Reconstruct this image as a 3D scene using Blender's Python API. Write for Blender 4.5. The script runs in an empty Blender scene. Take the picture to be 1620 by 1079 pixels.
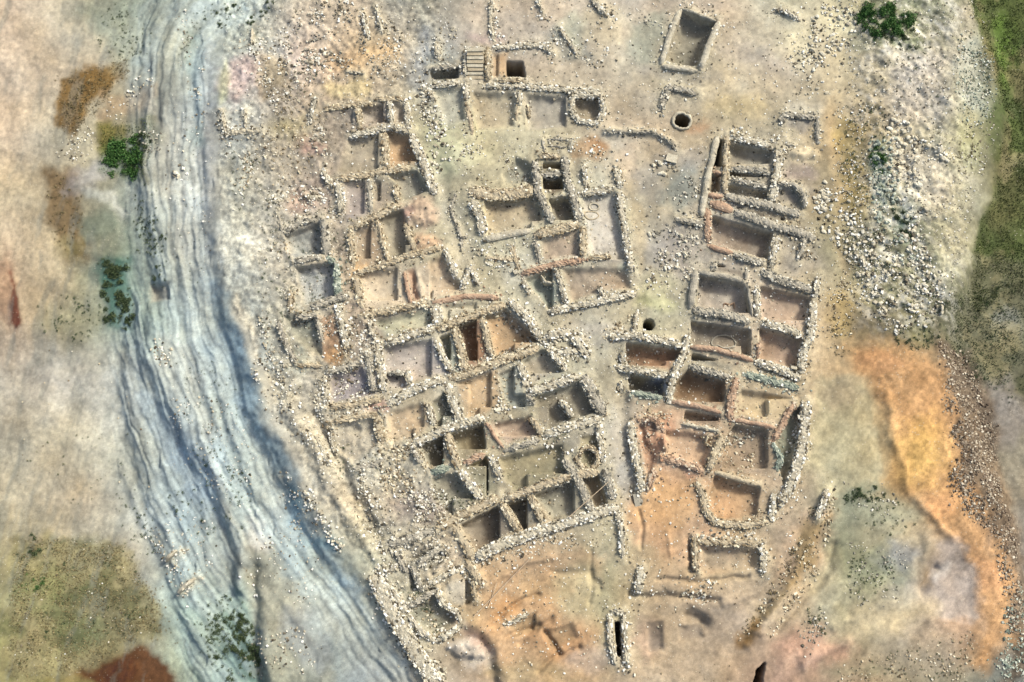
import bpy, math, random
import numpy as np
from math import radians as R, pi, sin, cos

# ---------------------------------------------------------------- camera, sky, sun, exposure
S = bpy.context.scene
COL = S.collection
D, TH, PXM = 88.0, R(13.0), 0.05            # drone distance (m), tilt from straight down, metres per photo pixel
FW = 1620 * PXM
cam_d = bpy.data.cameras.new('camera'); cam = bpy.data.objects.new('camera', cam_d); COL.objects.link(cam)
cam.location = (0, -D * sin(TH), D * cos(TH)); cam.rotation_euler = (TH, 0, 0)
cam_d.sensor_width = 36; cam_d.lens = 36 * D / FW; cam_d.clip_start = 0.5; cam_d.clip_end = 12000
S.camera = cam
SUN_EL, SUN_AZ = R(42), R(52)                # azimuth clockwise from north (+Y, top of the photo)
world = bpy.data.worlds.new('World'); S.world = world; world.use_nodes = True
nt = world.node_tree; bg = nt.nodes['Background']
sky = nt.nodes.new('ShaderNodeTexSky'); sky.sky_type = 'NISHITA'; sky.sun_disc = False
sky.sun_elevation = SUN_EL; sky.sun_rotation = SUN_AZ; sky.dust_density = 5.0
nt.links.new(sky.outputs[0], bg.inputs[0]); bg.inputs[1].default_value = 0.125
sd = bpy.data.lights.new('sun', 'SUN'); sun = bpy.data.objects.new('sun', sd); COL.objects.link(sun)
sd.energy = 2.45; sd.angle = R(10.0); sd.color = (1.0, 0.97, 0.90)
sun.rotation_euler = (pi / 2 - SUN_EL, 0, -SUN_AZ + pi); sun.rotation_euler = (R(90) - SUN_EL, 0, pi - SUN_AZ)
sun.location = (30, 30, 60)
S.view_settings.view_transform = 'Standard'; S.view_settings.look = 'None'
S.view_settings.gamma = 1; S.view_settings.exposure = 0.95

RN = np.random.default_rng(11)
random.seed(5)

# ---------------------------------------------------------------- helpers
ct, st = cos(TH), sin(TH)
def W(px, py, z=0.0):
    """world point at height z that stands at photo position (px, py)"""
    a = (np.asarray(px, float) - 810) * PXM / D; b = -(np.asarray(py, float) - 539.5) * PXM / D
    dx, dy, dz = a, b * ct + st, b * st - ct
    t = (z - D * ct) / dz
    return dx * t, -D * st + dy * t
def UV(x, y):
    """photo position of the ground point (x, y, 0)"""
    ry, rz = y + D * st, -D * ct
    yc = ry * ct + rz * st; zc = -(-ry * st + rz * ct)
    zc = np.maximum(zc, 1.0)
    return 810 + x / zc * D / PXM, 539.5 - yc / zc * D / PXM
def lin(c):
    if isinstance(c, str): c = tuple(int(c[i:i + 2], 16) for i in (0, 2, 4))
    a = np.asarray(c, float) / 255.0
    return np.where(a < 0.04045, a / 12.92, ((a + 0.055) / 1.055) ** 2.4)
KA = 0.66
def alb(c):
    c = lin(c); g = c @ np.array([.3, .55, .15]); return (g + (c - g) * .84) * np.array([.98, 1.0, .965]) * KA
def ss(a, b, x):
    t = np.clip((x - a) / (b - a), 0, 1); return t * t * (3 - 2 * t)
def vnoise(u, v, seed):
    r = np.random.default_rng(seed).random((256, 256))
    iu = np.floor(u).astype(int); iv = np.floor(v).astype(int)
    fu = u - iu; fv = v - iv; fu = fu * fu * (3 - 2 * fu); fv = fv * fv * (3 - 2 * fv)
    a = r[iu & 255, iv & 255]; b = r[(iu + 1) & 255, iv & 255]; c = r[iu & 255, (iv + 1) & 255]; d = r[(iu + 1) & 255, (iv + 1) & 255]
    return (a * (1 - fu) + b * fu) * (1 - fv) + (c * (1 - fu) + d * fu) * fv
def fbm(u, v, scale, octs=4, seed=1):
    s = 0; amp = 1; tot = 0
    for i in range(octs):
        k = 2 ** i / scale
        s = s + amp * vnoise(u * k + 17.3 * i, v * k + 9.1 * i, seed + i); tot += amp; amp *= 0.55
    return s / tot * 2 - 1
def seg_dist(u, v, p, q):
    px, py = p; dx, dy = q[0] - px, q[1] - py
    t = np.clip(((u - px) * dx + (v - py) * dy) / (dx * dx + dy * dy + 1e-9), 0, 1)
    return np.hypot(u - px - t * dx, v - py - t * dy)
def poly_sd(u, v, P):
    """signed distance in photo pixels: negative inside"""
    d = np.full(u.shape, 1e9); ins = np.zeros(u.shape, bool)
    n = len(P)
    for i in range(n):
        p, q = P[i], P[(i + 1) % n]
        d = np.minimum(d, seg_dist(u, v, p, q))
        if p[1] != q[1]:
            c = ((p[1] > v) != (q[1] > v)) & (u < (q[0] - p[0]) * (v - p[1]) / (q[1] - p[1]) + p[0]); ins ^= c
    return np.where(ins, -d, d)
def line_sd(u, v, L):
    d = np.full(u.shape, 1e9)
    for p, q in zip(L[:-1], L[1:]): d = np.minimum(d, seg_dist(u, v, p, q))
    return d
def west_of(u, v, L):
    """signed distance to a north-south line, positive on its west side"""
    d = line_sd(u, v, L); ys = [p[1] for p in L]; xs = [p[0] for p in L]
    xl = np.interp(v, ys, xs)
    return np.where(u < xl, d, -d)

# ---------------------------------------------------------------- materials
def newmat(name, rough=0.95):
    m = bpy.data.materials.new(name); m.use_nodes = True
    n = m.node_tree; b = n.nodes['Principled BSDF']; b.inputs['Roughness'].default_value = rough
    b.inputs['Specular IOR Level'].default_value = 0.15
    return m, n, b
def N(n, t, **k):
    x = n.nodes.new(t)
    for a, v in k.items(): setattr(x, a, v)
    return x
def noise_node(n, coord, scale, detail=4, rough=0.6):
    x = N(n, 'ShaderNodeTexNoise'); x.inputs['Scale'].default_value = scale
    x.inputs['Detail'].default_value = detail; x.inputs['Roughness'].default_value = rough
    n.links.new(coord, x.inputs['Vector']); return x
def mixc(n, blend, fac, a, b):
    x = N(n, 'ShaderNodeMix'); x.data_type = 'RGBA'; x.blend_type = blend
    for s, v in ((x.inputs[0], fac), (x.inputs[6], a), (x.inputs[7], b)):
        if hasattr(v, 'links'): n.links.new(v, s)
        else: s.default_value = v
    return x.outputs[2]
def ramp(n, src, stops):
    r = N(n, 'ShaderNodeValToRGB'); e = r.color_ramp.elements
    while len(e) < len(stops): e.new(0.5)
    for i, (p, c) in enumerate(stops): e[i].position = p; e[i].color = (*c, 1)
    n.links.new(src, r.inputs[0]); return r.outputs[0]
def c4(c, k=1.0): return tuple(float(x) * k for x in alb(c))
def ground_mat():
    m, n, b = newmat('soil')
    at = N(n, 'ShaderNodeVertexColor', layer_name='soil')
    geo = N(n, 'ShaderNodeNewGeometry'); P = geo.outputs['Position']
    n1 = noise_node(n, P, 0.9, 8, 0.7); n2 = noise_node(n, P, 7.0, 6, 0.75); n3 = noise_node(n, P, 22.0, 3, 0.8)
    g1 = ramp(n, n1.outputs['Fac'], [(0.3, (.70, .70, .71)), (0.5, (1, 1, 1)), (0.7, (1.22, 1.21, 1.17))])
    g2 = ramp(n, n2.outputs['Fac'], [(0.28, (.62, .63, .64)), (0.42, (.97, .97, .97)), (0.55, (1, 1, 1)), (0.68, (1.2, 1.19, 1.16))])
    g3 = ramp(n, n3.outputs['Fac'], [(0.32, (.6, .6, .6)), (0.5, (1, 1, 1)), (0.66, (1.4, 1.38, 1.3))])
    ga = at.outputs['Alpha']                                                             # how gritty the soil is here
    c = mixc(n, 'MULTIPLY', 0.6, at.outputs['Color'], g1)
    c = mixc(n, 'MULTIPLY', ga, c, g2); c = mixc(n, 'MULTIPLY', ga, c, g3)
    # small embedded pebbles, pale and dark
    vo = N(n, 'ShaderNodeTexVoronoi'); vo.inputs['Scale'].default_value = 5.5; n.links.new(P, vo.inputs['Vector'])
    pick = ramp(n, vo.outputs['Color'], [(0.60, (0, 0, 0)), (0.72, (1, 1, 1))])
    dot = ramp(n, vo.outputs['Distance'], [(0.16, (1, 1, 1)), (0.30, (0, 0, 0))])
    mk = mixc(n, 'MULTIPLY', 1.0, pick, dot)
    patch = ramp(n, noise_node(n, P, 0.35, 4, 0.6).outputs['Fac'], [(0.42, (0, 0, 0)), (0.62, (1, 1, 1))])
    mk = mixc(n, 'MULTIPLY', 1.0, mk, patch); mk = mixc(n, 'MULTIPLY', 1.0, mk, ga)
    peb = mixc(n, 'MIX', vo.outputs['Color'], (*c4('8a7c68'), 1), (*c4('d2c8b0'), 1))
    c = mixc(n, 'MIX', mk, c, peb)
    n.links.new(c, b.inputs['Base Color'])
    bp = N(n, 'ShaderNodeBump'); bp.inputs['Strength'].default_value = 0.35; bp.inputs['Distance'].default_value = 0.06
    s = N(n, 'ShaderNodeMath', operation='ADD'); n.links.new(n2.outputs['Fac'], s.inputs[0]); n.links.new(n1.outputs['Fac'], s.inputs[1])
    s2 = N(n, 'ShaderNodeMath', operation='MULTIPLY'); n.links.new(s.outputs[0], s2.inputs[0]); n.links.new(ga, s2.inputs[1]); n.links.new(s2.outputs[0], bp.inputs['Height']); n.links.new(bp.outputs[0], b.inputs['Normal'])
    return m
def stone_mat(name, stops):
    m, n, b = newmat(name)
    geo = N(n, 'ShaderNodeNewGeometry')
    base = ramp(n, geo.outputs['Random Per Island'], [(p, c4(c)) for p, c in stops])
    nn = noise_node(n, geo.outputs['Position'], 9.0, 5, 0.7)
    g = ramp(n, nn.outputs['Fac'], [(0.3, (.72, .71, .70)), (0.7, (1.15, 1.15, 1.12))])
    n.links.new(mixc(n, 'MULTIPLY', 0.8, base, g), b.inputs['Base Color'])
    bp = N(n, 'ShaderNodeBump'); bp.inputs['Strength'].default_value = 0.5; bp.inputs['Distance'].default_value = 0.03
    n.links.new(nn.outputs['Fac'], bp.inputs['Height']); n.links.new(bp.outputs[0], b.inputs['Normal'])
    return m
def mud_mat(name, ca, cb):
    m, n, b = newmat(name)
    geo = N(n, 'ShaderNodeNewGeometry'); P = geo.outputs['Position']
    n1 = noise_node(n, P, 1.6, 6, 0.7); n2 = noise_node(n, P, 11, 5, 0.75)
    base = mixc(n, 'MIX', ramp(n, n1.outputs['Fac'], [(0.35, (0, 0, 0)), (0.65, (1, 1, 1))]), (*c4(ca), 1), (*c4(cb), 1))
    g = ramp(n, n2.outputs['Fac'], [(0.3, (.7, .7, .7)), (0.7, (1.2, 1.2, 1.18))])
    n.links.new(mixc(n, 'MULTIPLY', 0.9, base, g), b.inputs['Base Color'])
    bp = N(n, 'ShaderNodeBump'); bp.inputs['Strength'].default_value = 0.8; bp.inputs['Distance'].default_value = 0.06
    n.links.new(n2.outputs['Fac'], bp.inputs['Height']); n.links.new(bp.outputs[0], b.inputs['Normal'])
    return m
def leaf_mat(name, stops):
    m, n, b = newmat(name, 0.7)
    geo = N(n, 'ShaderNodeNewGeometry')
    n.links.new(ramp(n, geo.outputs['Random Per Island'], [(p, c) for p, c in stops]), b.inputs['Base Color'])
    return m
SM = {
 'pale': stone_mat('pale_limestone', [(0, '4a4234'), (.25, '8e826c'), (.5, 'd4c8ac'), (.7, 'f2ead6'), (1, 'fffcf4')]),
 'grey': stone_mat('grey_limestone', [(0, '4e4a42'), (.3, '8e8878'), (.6, 'beb4a0'), (.85, 'e6deca'), (1, 'faf4e4')]),
 'tan':  stone_mat('tan_limestone', [(0, '5c4c38'), (.3, '9a8768'), (.6, 'c8b592'), (.85, 'e8dab8'), (1, 'faf0da')]),
 'rust': stone_mat('reddened_limestone', [(0, '7c6450'), (.35, 'ac8c70'), (.7, 'ccb49a'), (.9, 'e4d0b0'), (1, 'f4e8d4')]),
 'earth': stone_mat('brown_field_stone', [(0, '4a3c30'), (.5, '8c7864'), (.82, 'b8a68c'), (1, 'ece0ca')]),
 'teal': stone_mat('grey_green_limestone', [(0, '586458'), (.3, '8a9688'), (.65, 'b2baa6'), (.9, 'd8dcc8'), (1, 'f6f6e6')]),
}
MM = {
 'pale': mud_mat('pale_mortar', 'aca088', 'd2c8b0'),
 'grey': mud_mat('grey_mortar', '989080', 'beb4a0'),
 'tan':  mud_mat('tan_mortar', 'a8967a', 'ccbb9a'),
 'rust': mud_mat('red_mudbrick', 'a88468', 'c8a88a'),
 'teal': mud_mat('grey_green_mortar', '848c7c', 'a8ae9a'),
}
LEAF = [leaf_mat('dark_scrub', [(0, (.025, .04, .018)), (.6, (.05, .075, .03)), (1, (.10, .12, .06))]),
        leaf_mat('green_scrub', [(0, (.02, .06, .012)), (.6, (.045, .11, .025)), (1, (.10, .17, .05))]),
        leaf_mat('dry_scrub', [(0, (.07, .055, .025)), (.6, (.15, .12, .055)), (1, (.28, .23, .12))])]

# ---------------------------------------------------------------- soil colour and relief, laid out on the plan
GRID = """b2a08a b9af96 8f9480 a0a596 aab0a0 b2a590 aa9b87 96968a afa08c afa08c aa9e8c afa08c b4a087 aaa58c beaf8c 969b78 a59b80 55692a
b9a58c b4a58c a09070 969a8a a8aca4 b4a090 b9a07a 969690 a89a88 ada08c b0a48e aaa48c b2a68c b8a88e c0b08a b0a58e a8a08c 566a28
b9a58c b0a890 988a64 a09e94 a8aaa4 a8987f a09080 a8a080 b4aa88 b4aa8c aea08a a8967c a89878 aea285 b09870 b4aa90 a09c78 4c5a28
b8a888 a09070 8a9080 b0aea4 a8aa9e a89a86 a09480 aaa284 b0a584 aaa080 aca894 b0a080 a09888 a89c88 a08a5a b0aa90 a8a084 5e5c30
b8a080 9a8c68 80907e a8a89c b0b0a4 aca08c a08e78 a89c80 a8a084 aca48a b4aa94 a09888 a89a88 b0a284 988e68 90927a 9a9676 686840
aa9070 a09878 80988a 9ca49a aab0aa b0a68e a08870 a89c84 aca488 a89e84 aaa088 a8a080 a29888 b09a84 a89468 86805e 747058 6a6854
a8a090 a8a49a 9aa09a 98a09c 9aa8a8 b0a894 a09484 a8a08c a89a84 a09c84 a8a088 a89c80 a89a80 b8a480 b8986a b08a58 8a7a64 8a8478
aaa088 b0a890 a0a08e 8c9ca0 98a4a0 b0a48c a89c84 a89c80 a09478 a09478 aaa290 b09478 b09878 b8a080 a8a07c c49a5c 857460 88806c
a89c80 b0a084 a0a49a 90a0a2 98a8a4 a8a494 b0a288 a09888 988c70 988a70 a49a80 c09c70 b49468 b0987a 949278 c09858 7c705c 807868
8c8462 988e70 a8a08c 92a09e 9a9c90 98a6a2 9c9c88 a09480 b09878 b89870 a8a080 b49670 b09870 b09a7c 949474 9c9680 b08c6c 807870
807a50 807850 9a8a68 84a098 808c84 98a09c a0a090 9c9880 b89464 b48e60 a89e78 b09878 b09a80 a8947c a89c78 a89c88 b49070 808074
88844c 80703c 7c6c40 94a08a 70887a 90a098 98a0a0 a49a88 b09c84 b0905c b09878 b09c80 b09878 b08c74 ac9070 9c8c6c 989078 78807c"""
def E(x, y, rx, ry=None, a=0, n=14):
    ry = ry or rx; a = R(a)
    return [(x + rx * cos(t) * cos(a) - ry * sin(t) * sin(a), y + rx * cos(t) * sin(a) + ry * sin(t) * cos(a)) for t in [2 * pi * i / n for i in range(n)]]
# soil patches, a few with shade painted in: polygon, colour, edge softness px, strength
PATCH = [
 ([(80,115),(130,95),(190,80),(197,110),(140,150),(110,205),(85,190)], '7a5a1e', 8, .95),
 ([(150,140),(240,130),(240,165),(150,180)], 'b4946a', 12, .7),
 ([(145,187),(238,176),(228,270),(150,262)], '746a28', 9, .95),
 (E(190,240,36,27), '3e6628', 14, .7),
 ([(55,250),(110,260),(125,400),(90,412),(60,340)], '745a34', 12, .85),
 (E(95,385,28,22), '6e6236', 10, .8),
 ([(145,395),(195,400),(193,510),(148,508)], '3a6656', 9, .9),
 (E(150,345,32,22), '74806e', 12, .7),
 ([(120,285),(170,290),(195,330),(180,345),(165,305),(125,305)], 'c4c2b0', 6, .8),
 ([(205,210),(240,190),(258,210),(235,250)], '8e9078', 8, .7), ([(120,0),(170,-20),(250,-20),(250,60),(225,120),(160,90)], '87917f', 22, .6), (E(235,70,16,40,20), '75868a', 12, .6), (E(130,270,50,18,-30), '9a9aa0', 14, .5), (E(60,420,40,50), 'b8a88a', 24, .5), (E(90,500,50,30), '94906c', 20, .5), (E(150,620,60,80), 'b2b0a4', 30, .5),
 (E(150,1062,60,22), '56300e', 10, .95), ([(140,1090),(165,1045),(210,1018),(245,1040),(280,1090)], '56300e', 9, .95),
 ([(0,845),(160,850),(190,880),(240,960),(235,1005),(130,1060),(0,1085)], '867e54', 10, .85),
 (E(60,930,50,34), '767c48', 22, .6), (E(30,870,14,20,-30), '4a4a2c', 7, .6), (E(110,1005,40,28), '6f7a50', 20, .6),
 ([(0,420),(8,430),(16,500),(0,515)], '5e2412', 5, .95), (E(-6,450,14,60), '8c5a40', 12, .4),
 ([(340,940),(375,925),(392,1000),(420,1090),(330,1090)], '4a7066', 16, .8), (E(385,1040,18,40,-15), '27483e', 10, .7),
 ([(385,870),(430,860),(480,960),(540,1090),(405,1090)], '9c967c', 14, .75), (E(480,1010,26,60,-28), '90969a', 14, .6), (E(385,880,22,14), '9c9884', 10, .6), (E(398,840,20,30,-20), 'bcb0a0', 14, .7),
 ([(240,520),(300,560),(315,640),(380,850),(350,830),(270,650),(235,590)], 'a4a69c', 12, .8),
 ([(205,600),(260,640),(330,745),(345,830),(300,800),(230,690)], '7c8e9c', 14, .7),  # blue-grey soil with the shade below the outer scarp painted in
 ([(325,440),(345,440),(385,560),(430,690),(500,810),(560,930),(530,930),(470,830),(400,690),(355,560)], '7894a2', 14, .75),  # bluish soil and the shade of the plateau scarp in one colour
 ([(450,760),(505,800),(540,860),(500,870),(455,820)], '6e949c', 12, .6),  # more scarp shade worked into the blue-grey soil
 ([(300,100),(330,60),(338,240),(330,400),(305,250)], 'a8acae', 14, .5),
 ([(296,40),(318,60),(318,230),(300,240)], '84a09c', 10, .55),
 ([(380,470),(400,520),(440,640),(520,790),(470,740),(400,600),(372,500)], 'c8bea6', 8, .8),
 ([(358,90),(392,80),(412,100),(405,140),(372,165),(352,130)], 'c29c90', 16, .6), (E(352,130,6,40,4), 'a8a87a', 5, .6), (E(435,115,22,30), '9c8454', 14, .6),
 (E(570,88,52,16,-8), 'c29e70', 14, .8), (E(548,140,38,15), 'ceb880', 10, .8), (E(600,80,40,24), 'bea070', 16, .5),
 (E(480,222,14), 'a8806c', 10, .5), (E(496,236,20,10), 'b48470', 8, .5), (E(470,320,20,14), 'b08a70', 10, .6),
 (E(460,200,30,20), 'a89a60', 16, .5), (E(500,300,28,34), 'a88c7c', 16, .5),
 (E(665,340,30,26), 'c4a080', 12, .85), (E(672,380,22,16), 'b89070', 8, .8), (E(566,422,13,16), 'd0963e', 7, .9), (E(640,345,12,20), 'c08078', 8, .5),
 ([(500,500),(526,498),(548,560),(542,578),(512,574)], 'a07c5c', 5, .9), (E(532,566,16,10), 'c0945c', 7, .7),
 (E(475,520,26,20), '8e9282', 12, .7), (E(475,575,18,26), 'aab0a0', 10, .7), (E(575,600,12,26), '8c8ca0', 12, .6), (E(600,640,20,8), 'b0504c', 9, .5),
 (E(610,700,22,12,20), 'c8b088', 12, .5), (E(650,668,26,18), 'd0b088', 14, .6),
 (E(660,800,46,26), 'a08c80', 16, .6), (E(520,690,34,60,-20), 'c0b296', 20, .6), (E(580,745,30,34), 'b0b0a4', 16, .6), (E(500,820,22,30,-30), 'c8b694', 14, .6),
 (E(700,170,20,40,-20), 'bebca8', 12, .7), (E(700,240,26,44,-15), 'd0cc9c', 14, .8), (E(748,246,22,14), 'd6d0a4', 10, .8), (E(735,212,30,10), 'c8c494', 12, .6),
 (E(670,110,12,60), '84888c', 12, .8), (E(700,95,24,20), '848c88', 12, .7), (E(900,72,40,16,25), '7c8480', 12, .7), (E(908,45,18,20), 'a8b09c', 12, .6),
 (E(765,60,30,12), 'b49894', 10, .6), (E(955,40,30,40), 'c0b08c', 16, .5), (E(1070,120,60,12,5), 'a49c90', 14, .5), (E(1025,60,24,40,20), '8a9080', 14, .6),
 (E(775,340,20,20), 'b4a880', 12, .5), (E(935,235,34,16,-12), 'a87e50', 9, .7), (E(945,228,12,8), '96642e', 8, .6),
 (E(960,380,22,44), 'c8b8a4', 14, .8), (E(985,340,8,40,-8), '98b0a4', 8, .5), (E(990,420,16,16), 'b4c0b0', 10, .6),
 ([(690,250),(720,300),(740,380),(760,440),(730,430),(700,360),(690,300)], 'a49c88', 12, .7), (E(770,225,20,20), 'bcae84', 14, .5),
 (E(830,430,40,22), 'b4b0a0', 16, .6), (E(835,500,20,24), 'aca898', 14, .6), (E(940,525,60,12,8), 'aca292', 12, .7), (E(990,265,26,50), 'b09a80', 18, .6),
 (E(1030,290,30,30), '9c9486', 14, .7), (E(1075,300,30,40,20), '7e8680', 14, .7), (E(1080,245,40,16), 'a0988c', 14, .6), (E(1005,360,12,70,-8), 'b4a078', 10, .6),  # grey-green patch paints the shade beside the smooth front wall
 (E(1055,400,34,40), 'a89c90', 16, .6), (E(1035,455,24,26), 'bcb48a', 14, .7), (E(1015,480,14,12), '8e8c58', 10, .6), (E(1050,480,20,10), 'd0c88e', 10, .6),
 (E(1165,170,50,14), 'bca878', 16, .6), (E(1105,205,16,10), 'b88a60', 10, .7), (E(1262,195,28,16), '8c847a', 9, .8), (E(1270,172,24,16), 'b4aea0', 14, .5),
 (E(1270,250,26,12,-8), 'e2cda4', 8, .85), (E(1260,275,26,10), 'b09890', 10, .6), (E(1258,305,26,16), '948c84', 10, .6), (E(1262,400,30,30), 'aaa092', 16, .5), (E(1190,90,60,16,12), 'b0a494', 16, .6),
 ([(1320,140),(1340,200),(1345,330),(1330,460),(1316,330),(1312,200)], 'b89e72', 9, .7), (E(1350,300,20,60), 'a48e4c', 14, .7), (E(1345,220,24,34), 'a08c50', 14, .7), (E(1330,500,16,40), 'b89a58', 10, .7),
 (E(1395,40,46,28,15), '4e6636', 14, .7), (E(1425,70,30,14,20), '4a6438', 10, .7), (E(1350,55,16,36,-30), '8a9280', 8, .5),
 (E(1385,250,14,20), '566c3c', 9, .7), (E(1390,300,14,44,-6), '849c9a', 11, .7), (E(1425,355,16,30), '4c6e64', 11, .8), (E(1425,370,8,14), '203c34', 6, .7),
 (E(1330,20,30,40,-25), 'd8ca9c', 14, .7), (E(1260,70,24,30), 'd0c49c', 14, .5), (E(1450,150,50,60), 'b8aca0', 24, .6), (E(1540,120,32,60), 'a2a89c', 16, .6),
 (E(1460,290,40,60,-20), 'bcb09e', 20, .6), (E(1500,400,26,50,10), 'b2aa8c', 16, .7), (E(1530,230,18,40), 'a0a074', 12, .6),
 ([(1310,310),(1350,360),(1430,400),(1480,470),(1470,520),(1400,520),(1370,450),(1330,380)], '98906c', 12, .7),
 (E(1380,510,30,22), '84755a', 12, .6), (E(1450,530,30,16), '7c7c50', 12, .6),
 ([(1515,-30),(1660,-30),(1700,420),(1560,480),(1540,400),(1575,300),(1595,200),(1580,110)], '4e5a28', 7, .97),
 (E(1570,90,12,60), '66603a', 14, .6), (E(1600,180,22,26), '5a6a2c', 14, .6), (E(1592,250,14,20), '6c6238', 10, .6), (E(1560,450,26,30,20), '4a5232', 14, .6), (E(1605,60,16,60), '5c7a1e', 16, .7), (E(1600,300,40,60), '5c5832', 20, .7), (E(1580,200,14,50), '44521f', 10, .6),
 ([(1545,395),(1640,400),(1680,640),(1580,620),(1510,560),(1480,500),(1505,470)], '68664a', 12, .85), (E(1590,560,40,30), '606248', 20, .6), (E(1600,650,40,60), '8e857c', 20, .8), (E(1610,500,20,26,-20), '9a988a', 14, .6),
 ([(1480,535),(1550,545),(1600,680),(1605,770),(1640,900),(1680,1050),(1590,1090),(1600,960),(1560,830),(1500,760),(1490,640)], '6e5c48', 12, .85),
 ([(1335,545),(1400,538),(1485,570),(1512,640),(1518,750),(1568,840),(1606,900),(1598,1000),(1560,1060),(1540,1050),(1548,950),(1500,850),(1425,795),(1402,740),(1398,650)], 'bf8f58', 20, .88),
 (E(1452,715,40,58,5), 'd8a850', 30, .9), (E(1400,575,40,20,15), 'bc8a58', 14, .8), (E(1560,905,34,22,60), 'd69c64', 12, .7), (E(1480,800,30,20), 'c68e56', 12, .6),
 ([(1300,595),(1370,600),(1400,680),(1402,740),(1380,775),(1300,780),(1275,720)], 'aca07a', 12, .8), (E(1330,620,30,22), 'a49070', 14, .6), (E(1395,700,7,50,-4), '94784c', 8, .6),
 (E(1365,782,38,13,-5), '66705c', 10, .8), (E(1400,810,60,30), '90937a', 18, .7), (E(1385,900,50,36,-20), '8c9070', 20, .7), (E(1420,880,24,20), '9494a0', 16, .5), (E(1320,940,40,20,-40), '98947c', 16, .6),
 ([(1480,860),(1510,850),(1545,900),(1545,980),(1500,985),(1455,960),(1470,900)], 'a29488', 10, .9), (E(1490,905,18,8,-40), 'd4cac0', 7, .8), (E(1465,915,9,16), '8a7456', 8, .8),
 (E(1400,980,80,26,-15), 'b4a27c', 22, .8), (E(1290,1030,60,30), 'b88e74', 20, .8), (E(1360,1060,60,14), '938c6c', 14, .6), (E(1270,870,30,70,30), 'b49676', 16, .8), (E(1230,960,50,40,-30), 'b8a280', 20, .7),
 ([(1275,830),(1310,820),(1280,900),(1200,990),(1175,1020),(1180,990),(1240,920)], 'a08452', 10, .8), (E(1185,1000,12,30,35), '8e6424', 10, .8),
 ([(1000,650),(1060,640),(1140,660),(1130,745),(1120,860),(1090,850),(1000,860),(985,800),(1020,760)], 'be9874', 14, .75),
 (E(1040,690,22,30), 'b8825e', 12, .8), (E(1045,800,50,40), 'cfa26a', 20, .7), (E(1080,730,30,16,15), 'c88e74', 10, .7), (E(1110,870,70,24), 'be9670', 14, .7), (E(1150,800,26,20), 'd08f56', 10, .8),
 ([(770,905),(880,870),(960,880),(940,960),(960,1060),(830,1090),(790,1060),(750,985)], 'bc9870', 16, .7),
 (E(860,930,46,26), 'c4a476', 16, .6), (E(800,970,26,26), 'bc8648', 14, .6), (E(890,1010,50,36), 'c08e5c', 18, .7), (E(920,940,40,46), 'aea682', 20, .8), (E(830,1060,60,16), 'a09068', 12, .6),
 (E(745,1032,30,20,20), 'd4cabc', 11, .8), (E(740,1000,40,10,35), 'b48c7c', 10, .6), (E(1030,1010,20,34), 'a88a74', 14, .7), (E(1060,980,40,60), 'b09c7e', 20, .4), (E(930,1040,40,20), 'a69a90', 14, .6), (E(1120,965,50,14,8), '90806c', 14, .6),
 (E(980,700,14,60,-8), 'aaa08e', 10, .7), (E(990,760,12,40,-10), '9c968c', 10, .7), (E(1038,608,17,12,8), '8a98b4', 5, .97),
 (E(880,720,60,16,-8), '8c8468', 14, .6), (E(1110,430,40,10), 'a89a88', 10, .6), (E(1220,650,34,14,8), 'dcc080', 10, .8), (E(1190,700,30,20), '94806a', 12, .6),
]
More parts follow.
